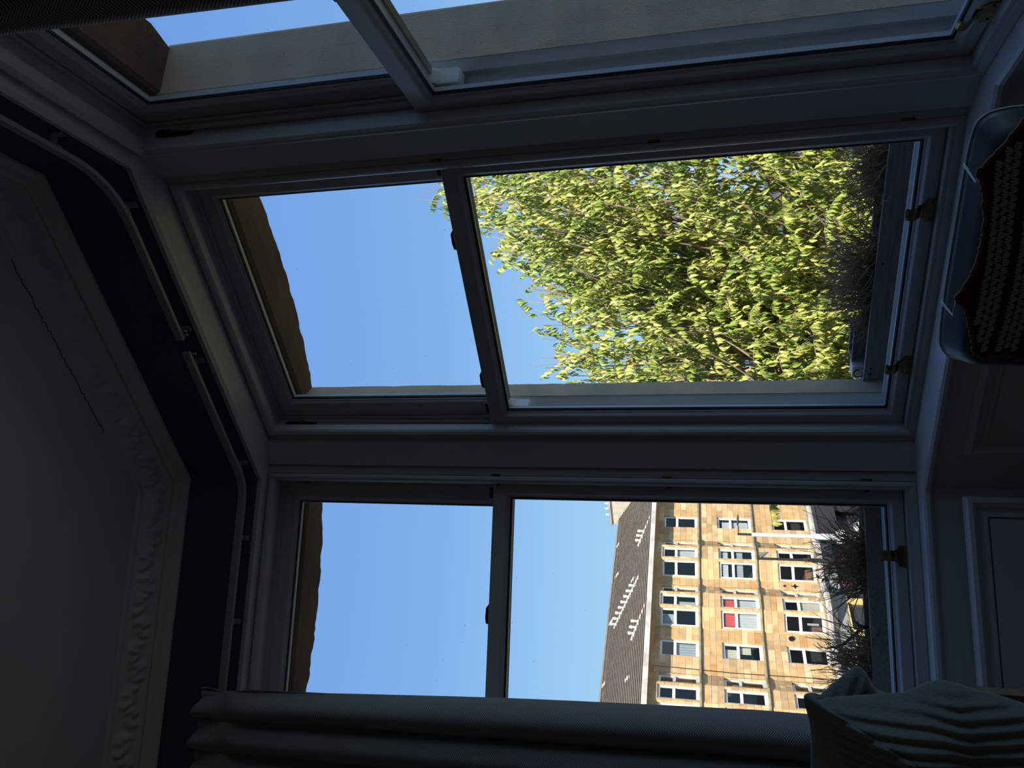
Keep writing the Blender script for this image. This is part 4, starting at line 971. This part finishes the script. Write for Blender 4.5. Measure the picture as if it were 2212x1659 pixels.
mb = MB(); mb.tube([FP(39.2, 0.5, 3.72), FP(37.6, -0.7, roofz(-0.7)+0.05)], 0.10, 5); mb.tube([FP(31.8, 0.5, 3.72), FP(30.1, -0.7, roofz(-0.7)+0.05)], 0.10, 5); mb.build('flashing', LEAD, root)
for s_, o_ in ((37.4, -3.1), (35.0, -0.9), (33.6, -3.3), (27.6, -0.7), (29.1, -3.4), (40.5, -3.4)):
    z = roofz(o_); mb = MB(); mb.hexa([FP(s_, o_, z+0.03), FP(s_+0.2, o_, z+0.03), FP(s_+0.2, o_-0.4, z+0.27), FP(s_, o_-0.4, z+0.27), FP(s_, o_, z+0.11), FP(s_+0.2, o_, z+0.11), FP(s_+0.2, o_-0.4, z+0.31), FP(s_, o_-0.4, z+0.31)]); mb.build('roof_vent', LEAD, root)
# chimney stack
ch = empty('chimney_stack', FP(44.4, -4, 5), 'squat rendered chimney stack with one red pot at the right end of the roof', 'chimney')
REND = mat('grey_cream_render', (0.56, 0.50, 0.38), 0.95, noise=(3, (0.46, 0.42, 0.33), 8, (1, 1, 1)))
mb = MB(); mb.box(FP, 43.6, 45.6, -4.4, -1.9, 4.2, 6.95); mb.build('stack', REND, ch)
mb = MB(); mb.box(FP, 43.5, 45.7, -4.5, -1.8, 6.95, 7.12); mb.build('cope', LEDGE, ch)
for o_, r_, h_, m_ in ((-2.1, 0.07, 0.35, FLUE), (-2.5, 0.17, 0.62, mat('terracotta_pot', (0.55, 0.13, 0.07), 0.7)), (-3.0, 0.07, 0.35, FLUE), (-3.5, 0.07, 0.35, FLUE), (-4.1, 0.07, 0.35, FLUE)):
    mb = MB(); mb.tube([FP(44.3, o_, 7.1), FP(44.3, o_, 7.1+h_*0.86)], r_, 12, taper=0.85); mb.tube([FP(44.3, o_, 7.1+h_*0.82), FP(44.3, o_, 7.1+h_)], r_*1.15, 12)
    mb.build('chimney_pot', m_, ch)
# iron tie plates and a round vent on the wall
mb = MB()
for s_, r_ in ((34.08, 0.20),):
    for z_, q in ((-4.05, 0.11), (-4.62, 0.20)):
        c = FP(s_, 0.03, z_); n_ = 8; pts = []
        for k in range(n_): a = 2*math.pi*k/n_; rr = q if k % 2 == 0 else q*0.38; pts.append(FP(s_+math.cos(a)*rr, 0.035, z_+math.sin(a)*rr))
        mb.face(pts)
        for p_, p2 in zip(pts, pts[1:]+pts[:1]): mb.face([p_, p2, p2-fnn*0.03, p_-fnn*0.03])
mb.build('tie_plate', IRON, root, fix=False)
mb = MB(); mb.tube([FP(30.28, 0.0, -4.05), FP(30.28, 0.07, -4.05)], 0.15, 12); mb.build('round_vent', IRON, root)
mb = MB(); mb.tube([FP(29.0, 0.10, 3.3), FP(29.0+0.0, 0.10, 0.2), FP(29.0, 0.10, -5.9)], 0.012, 4) if False else None
mb = MB(); mb.tube([FP(27.95, 0.05, 3.2), FP(27.8, 0.06, -1.0), FP(27.85, 0.05, -5.8)], 0.016, 4); mb.build('wall_cable', IRON, root)
mb = MB(); mb.tube([FP(37.9+4.0, 0.05, 3.2), FP(41.9, 0.06, -1.0), FP(41.9, 0.05, -5.8)], 0.016, 4); mb.build('wall_cable', IRON, root)

# ------------------------------------------------------------------ street lamps
LAMP = mat('pale_grey_painted_steel', (0.62, 0.62, 0.60), 0.45); LAMPD = mat('black_painted_iron', (0.02, 0.02, 0.022), 0.5)
def V(x, y, z): return Vector((x, y, z))
lp = empty('street_lamp', V(-18.33, 18.44, GROUND), 'tall white lamp post in front of the sandstone terrace', 'lamp post')
mb = MB(); mb.tube([V(-18.33, 18.44, GROUND), V(-18.33, 18.44, -3.2)], 0.095, 14); mb.tube([V(-18.33, 18.44, -3.2), V(-18.33, 18.44, -2.9)], 0.095, 14, taper=0.65); mb.tube([V(-18.33, 18.44, -2.9), V(-18.33, 18.44, -1.2)], 0.062, 14); mb.build('pole', LAMP, lp)
mb = MB(); mb.tube([V(-18.33, 18.44, -1.2), V(-18.33, 18.44, -0.78)], 0.035, 10); mb.tube([V(-18.33, 18.44, -0.80), V(-18.15, 18.62, -0.81)], 0.02, 8); mb.build('bracket', LAMPD, lp)
mb = MB()
rows = []
for k in range(9):
    f = k/8; c = V(-18.15, 18.62, -0.79).lerp(V(-17.90, 18.86, -0.80), f); rr = 0.055*math.sin(math.pi*min(1, f*0.9+0.08))+0.015
    rows.append([c+V(0.7*rr*math.cos(a)*0.7, 0.7*rr*math.cos(a)*-0.7, 0.5*rr*math.sin(a)) for a in [q*math.pi/4 for q in range(8)]])
mb.grid(rows, close_v=True); mb.face(rows[0]); mb.face(list(reversed(rows[-1]))); mb.build('lamp_head', LAMPD, lp)
WS = mat('white_sign_board', (0.85, 0.85, 0.84), 0.4)
def board(cx, cy, cz, hw, hh, m, name, parent):
    mb = MB(); d = Vector((0.70, 0.71, 0)); nrm = Vector((0.71, -0.70, 0)); c = V(cx, cy, cz)+nrm*0.11; pts = []
    for k in range(20): a = 2*math.pi*k/20; sx_ = math.copysign(abs(math.cos(a))**0.5, math.cos(a)); sz_ = math.copysign(abs(math.sin(a))**0.5, math.sin(a)); pts.append(c+d*hw*sx_+V(0, 0, hh*sz_))
    p2 = [p_+nrm*0.02 for p_ in pts]; mb.grid([pts, p2], close_v=True); mb.face(p2); mb.face(list(reversed(pts))); mb.build(name, m, parent)
board(-18.33, 18.44, -3.75, 0.22, 0.13, WS, 'sign_plate', lp); board(-18.1, 18.67, -4.25, 0.14, 0.12, WS, 'sign_plate', lp)
dp = empty('street_lamp', V(-21.73, 20.69, GROUND), 'thin black post with a small lantern in front of the bay windows', 'lamp post')
mb = MB(); mb.tube([V(-21.73, 20.69, GROUND), V(-21.73, 20.69, -1.55)], 0.045, 10); mb.tube([V(-21.73, 20.69, -4.0), V(-21.73, 20.69, -3.4)], 0.07, 10); mb.build('pole', LAMPD, dp)
mb = MB(); mb.tube([V(-21.73, 20.69, -1.6), V(-21.70, 20.73, -1.58), V(-21.66, 20.77, -1.66)], 0.02, 6); mb.build('bracket', LAMPD, dp)
mb = MB(); mb.tube([V(-21.66, 20.77, -1.66), V(-21.62, 20.80, -1.78), V(-21.57, 20.86, -1.95)], 0.12, 10, taper=0.15); mb.build('lantern', mat('grey_lantern', (0.2, 0.2, 0.2), 0.4), dp)

# ------------------------------------------------------------------ chair back with a crochet blanket
LEATH = mat('dark_grey_leather', (0.060, 0.066, 0.058), 0.42, bump=(120, 0.2, 0.001))
PIPE = mat('pale_piping', (0.85, 0.85, 0.78), 0.6)
CY = 1.50
outl = [(-0.474, -0.62), (-0.472, -0.52), (-0.474, -0.487), (-0.480, -0.466), (-0.494, -0.453), (-0.521, -0.448), (-0.57, -0.446), (-0.70, -0.446), (-0.84, -0.4475), (-0.925, -0.452), (-0.952, -0.460), (-0.969, -0.474), (-0.978, -0.495), (-0.984, -0.55), (-0.988, -0.62), (-0.988, -0.98), (-0.474, -0.98)]
def smooth_outline(pts, n_=5):
    res = []; q = [Vector(p_) for p_ in pts]
    for k in range(len(q)-1):
        p0, p1, p2, p3 = q[max(k-1, 0)], q[k], q[k+1], q[min(k+2, len(q)-1)]
        for j in range(n_): t = j/n_; v_ = 0.5*((2*p1)+(-p0+p2)*t+(2*p0-5*p1+4*p2-p3)*t*t+(-p0+3*p1-3*p2+p3)*t**3); res.append((v_.x, v_.y))
    return res
outl = smooth_outline(outl[:15])+outl[14:]; NTOP = 14*5+1
chair = empty('armchair', V(-0.73, 1.42, -EYE), 'dark grey leather chair with pale piping standing before the middle window', 'chair')
def inset_loop(pts, k, c=(-0.731, -0.72)):
    res = []
    for x, z in pts:
        dx, dz = x-c[0], z-c[1]; L = math.hypot(dx, dz); f = (L-k)/L; res.append((c[0]+dx*f, c[1]+dz*f))
    return res
mb = MB(); rows = []
for k, y in ((0.10, CY+0.02), (0.010, CY+0.010), (0.0, CY+0.0), (0.006, CY-0.012), (0.012, CY-0.022), (0.020, CY-0.040), (0.030, CY-0.056), (0.042, CY-0.064), (0.060, CY-0.068), (0.12, CY-0.070), (0.24, CY-0.070)):
    rows.append([V(x, y, z) for x, z in inset_loop(outl, k)])
mb.grid(rows, close_v=True); mb.face(rows[0]); mb.face(list(reversed(rows[-1]))); mb.build('backrest', LEATH, chair, smooth=True)
mb = MB(); mb.tube([V(x, CY+0.001, z) for x, z in outl[:NTOP]], 0.0021, 6); mb.build('piping', PIPE, chair, smooth=True)
mb = MB(); mb.box(lambda t, w_, z: V(t, w_, z), -0.99, -0.47, 0.98, 1.46, -1.02, -0.90); o = mb.build('seat', LEATH, chair); bv = o.modifiers.new('b', 'BEVEL'); bv.width = 0.03; bv.segments = 3
for x in (-0.97, -0.49):
    for y in (1.0, 1.52): mb = MB(); mb.tube([V(x, y, -EYE), V(x, y, -1.02)], 0.018, 8); mb.build('leg', IRON, chair)
for x in (-0.97, -0.49): mb = MB(); mb.tube([V(x, 1.52, -1.02), V(x, 1.53, -0.96)], 0.018, 8); mb.build('back_support', IRON, chair)
# blanket outline on the chair's front
bl = [(-0.462, -0.548), (-0.496, -0.525), (-0.526, -0.508), (-0.582, -0.467), (-0.592, -0.472), (-0.619, -0.482), (-0.664, -0.492), (-0.712, -0.497), (-0.77, -0.493), (-0.814, -0.479), (-0.834, -0.469), (-0.859, -0.487), (-0.887, -0.499), (-0.938, -0.513), (-0.968, -0.523), (-0.976, -0.543), (-0.966, -0.577), (-0.978, -0.60), (-0.983, -0.66), (-0.98, -0.90), (-0.462, -0.90)]
bl = [(x*(CY-0.08)/CY, z*(CY-0.08)/CY) for x, z in bl]
BR = mat('brown_wool', (0.10, 0.05, 0.03), 1.0, bump=(220, 1.0, 0.004)); GW = mat('grey_wool', (0.62, 0.64, 0.66), 1.0, bump=(260, 1.0, 0.004)); BO = mat('rust_wool_edging', (0.30, 0.13, 0.05), 1.0, bump=(260, 1.0, 0.004))
bk = empty('crochet_blanket', V(-0.72, CY-0.04, -0.90), 'brown and grey crochet granny-stripe blanket hung over the leather chair back', 'blanket')
mb = MB(); yb = CY-0.080
mb.face([V(x, yb, z) for x, z in bl]); mb.face([V(x, yb+0.006, z) for x, z in reversed(bl)])
n = len(bl)
for k in range(n): (x, z), (x2, z2) = bl[k], bl[(k+1) % n]; mb.face([V(x, yb, z), V(x, yb+0.006, z), V(x2, yb+0.006, z2), V(x2, yb, z2)])
mb.build('ground_stitches', BR, bk)
mb = MB(); rp_ = random.Random(4); dense = []
for k in range(n-2):
    (x, z), (x2, z2) = bl[k], bl[k+1]; L = math.hypot(x2-x, z2-z); m_ = max(1, int(L/0.005))
    for q in range(m_): f = q/m_; dense.append((x+(x2-x)*f, z+(z2-z)*f))
mb.tube([V(x+rp_.uniform(-.0015, .0015), yb-0.001+rp_.uniform(-.002, .002), z+rp_.uniform(-.0015, .0015)) for x, z in dense], 0.0042, 5); mb.build('edging', BO, bk)
def inside(x, z):
    c = False
    for k in range(n):
        (x1, z1), (x2, z2) = bl[k], bl[(k+1) % n]
        if (z1 > z) != (z2 > z) and x < (x2-x1)*(z-z1)/(z2-z1)+x1: c = not c
    return c
mb = MB()
def puff(c, rx, rz, ry, ang):
    rows = []
    for i in range(5):
        ph = -math.pi/2+math.pi*i/4
        rows.append([V(c[0]+(rx*math.cos(ph)*math.cos(a))*math.cos(ang)-(rz*math.sin(ph))*math.sin(ang), yb-0.003-ry*math.cos(ph)*abs(math.sin(a))*(1 if math.sin(a) > 0 else -0.3), c[1]+(rx*math.cos(ph)*math.cos(a))*math.sin(ang)+(rz*math.sin(ph))*math.cos(ang)) for a in [q*math.pi/3 for q in range(6)]])
    mb.grid(rows, close_v=True)
for r_ in range(34):
    if r_ % 4 == 3: continue
    for c_ in range(44):
        x = -0.99+c_*0.0150+(0.0077 if r_ % 2 else 0); z = -0.478-r_*0.0125+0.006*math.sin(x*9)-0.02*math.cos((x+0.70)*9)*0.4
        if not all(inside(x+a, z+b) for a, b in ((0.013, 0.006), (-0.013, 0.006), (0.013, -0.006), (-0.013, -0.006))): continue
        for k in (-1, 0, 1): puff((x+k*0.0042, z+rp_.uniform(-.001, .001)), 0.0029, 0.0066, 0.0045, k*-0.38+rp_.uniform(-.1, .1))
tag(mb.build('grey_stitch_clusters', GW, bk, smooth=True), kind='stuff')
for a, c in (((-0.836, -0.469), (-0.838, -0.445)), ((-0.833, -0.468), (-0.844, -0.446)), ((-0.586, -0.468), (-0.566, -0.445)), ((-0.584, -0.467), (-0.570, -0.445))):
    mb = MB(); mb.tube([V(a[0]*0.947, yb-0.001, a[1]*0.947), V((a[0]+c[0])/2, CY-0.062, (a[1]+c[1])/2+0.008), V(c[0], CY-0.012, c[1]+0.001), V(c[0], CY+0.003, c[1]+0.001)], 0.0009, 5); mb.build('tie_string', PIPE, bk)

# ------------------------------------------------------------------ cushion on a wooden chair, near the camera
PD = 0.95
VEL = bpy.data.materials.new('grey_green_plush'); VEL.use_nodes = True; t_ = VEL.node_tree; b_ = t_.nodes['Principled BSDF']
b_.inputs['Base Color'].default_value = (0.35, 0.385, 0.335, 1); b_.inputs['Roughness'].default_value = 0.95; b_.inputs['Sheen Weight'].default_value = 0.8; b_.inputs['Sheen Roughness'].default_value = 0.4
tc_ = t_.nodes.new('ShaderNodeTexCoord'); n_ = t_.nodes.new('ShaderNodeTexNoise'); n_.inputs['Scale'].default_value = 240; n_.inputs['Detail'].default_value = 5
bm_ = t_.nodes.new('ShaderNodeBump'); bm_.inputs['Strength'].default_value = 0.9; bm_.inputs['Distance'].default_value = 0.0015
t_.links.new(tc_.outputs['Object'], n_.inputs['Vector']); t_.links.new(n_.outputs[0], bm_.inputs['Height']); t_.links.new(bm_.outputs[0], b_.inputs['Normal'])
def px3(x, y, D): return RAY(x, y)*D
main = [(1745, 1800), (1752, 1700), (1754, 1620), (1752, 1575), (1746, 1545), (1740, 1522), (1738, 1508), (1742, 1501), (1750, 1501), (1757, 1508), (1762, 1518), (1768, 1515), (1800, 1508), (1850, 1504), (1905, 1500), (1948, 1497), (1972, 1490), (1998, 1478), (2020, 1472), (2042, 1471), (2070, 1478), (2105, 1489), (2140, 1497), (2175, 1508), (2212, 1520), (2260, 1540), (2290, 1600), (2300, 1700), (2290, 1800), (2200, 1850), (2000, 1862), (1850, 1855)]
def dens(pts, n_):
    res = []
    for k in range(len(pts)):
        p0, p1, p2, p3 = (Vector(pts[(k+q) % len(pts)]) for q in (-1, 0, 1, 2))
        for j in range(n_):
            t = j/n_; res.append(0.5*((2*p1)+(-p0+p2)*t+(2*p0-5*p1+4*p2-p3)*t*t+(-p0+3*p1-3*p2+p3)*t**3))
    return res
def cushion_body():
    out_ = dens(main, 10); cen = Vector((2010, 1640)); K = 46; mb = MB(); fr_, bk_ = [], []
    mA, mB_ = Vector((1985, 1700)), Vector((2190, 1560))     # leaf mid rib
    md = (mB_-mA).normalized(); mn = Vector((-md.y, md.x))
    for r in range(K+1):
        f = (r/K); ra, rb = [], []
        for p_ in out_:
            q = cen+(p_-cen)*f; edge = (1-f)*(p_-cen).length
            h = 0.085*(1-math.exp(-edge/70.0))
            u, v_ = (q-mA).dot(md), (q-mA).dot(mn)
            rib = math.sin((u*0.75+abs(v_)*0.95)*0.29+ (0.6 if v_ > 0 else 0))
            rr = 0.0042*rib*min(1, edge/45.0)*min(1, max(0, (300-abs(v_))/80.0))-0.004*math.exp(-(v_/7.0)**2)
            wob = 0.012*math.sin(q.x*0.013+1)*math.sin(q.y*0.017)*min(1, edge/60)
            fold = -0.012*math.exp(-(((q-Vector((1785, 1550))).dot(Vector((0.55, -0.83))))/14)**2)*math.exp(-((q-Vector((1785, 1550))).length/45)**2)
            P0 = px3(q.x, q.y, PD); ra.append(P0-_F*(h+rr+wob+fold)); rb.append(P0+_F*(h*0.75+0.003))
        fr_.append(ra); bk_.append(rb)
    mb.grid(fr_+list(reversed(bk_)), close_v=True)
    # second corner of the cover, standing behind the first
    ear = [(1760, 1530), (1768, 1512), (1785, 1492), (1805, 1474), (1825, 1458), (1842, 1445), (1851, 1440), (1862, 1443), (1874, 1458), (1884, 1476), (1897, 1490), (1915, 1499), (1930, 1515), (1900, 1560), (1830, 1570)]
    oe = dens(ear, 6); ce = Vector((1848, 1500)); K = 14; fr_, bk_ = [], []
    for r in range(K+1):
        f = r/K; ra, rb = [], []
        for p_ in oe:
            q = ce+(p_-ce)*f; edge = (1-f)*(p_-ce).length; h = 0.020*(1-math.exp(-edge/16.0))
            P0 = px3(q.x, q.y, PD+0.035); ra.append(P0-_F*(h-0.003*math.sin((q.x+q.y*0.6)*0.25)*min(1, edge/20))); rb.append(P0+_F*(h+0.002))
        fr_.append(ra); bk_.append(rb)
    mb.grid(fr_+list(reversed(bk_)), close_v=True)
    o = mb.build('cushion', VEL, smooth=True); return tag(o, 'plump grey-green plush cushion with ribbed leaf stitching, nearest the camera', 'cushion')
cushion_body()
OAK = mat('pale_oak', (0.34, 0.23, 0.13), 0.5, noise=(6, (0.24, 0.15, 0.08), 6, (1, 1, 12)))
oc = empty('wooden_chair', V(-1.10, 0.72, -EYE), 'pale wooden chair edge behind the plush cushion', 'chair')
a, c = px3(2118, 1499, 1.22), px3(2212, 1524, 1.22); d = (c-a).normalized(); s1 = _R2*0.0065; fz = _F*0.03
def beam(p0, p1, u, v_, name, m):
    mb = MB(); mb.hexa([p0-u-v_, p0+u-v_, p0+u+v_, p0-u+v_, p1-u-v_, p1+u-v_, p1+u+v_, p1-u+v_]); return mb.build(name, m, oc)
foot = V(c.x+0.02, c.y, -EYE)
beam(foot, a, s1, fz*0.5, 'back_post', OAK)
a2 = a-d*0.05; back_l = a2-_R*0.42
beam(V(back_l.x, back_l.y, -EYE), back_l, s1, fz*0.5, 'back_post', OAK)
mb = MB(); mb.hexa([V(a2.x-0.40, a2.y-0.01, -1.0), V(a2.x-0.02, a2.y+0.01, -1.0), V(a2.x-0.02, a2.y-0.45, -1.0), V(a2.x-0.40, a2.y-0.45, -1.0), V(a2.x-0.40, a2.y-0.01, -0.94), V(a2.x-0.02, a2.y+0.01, -0.94), V(a2.x-0.02, a2.y-0.45, -0.94), V(a2.x-0.40, a2.y-0.45, -0.94)]); mb.build('seat', OAK, oc)
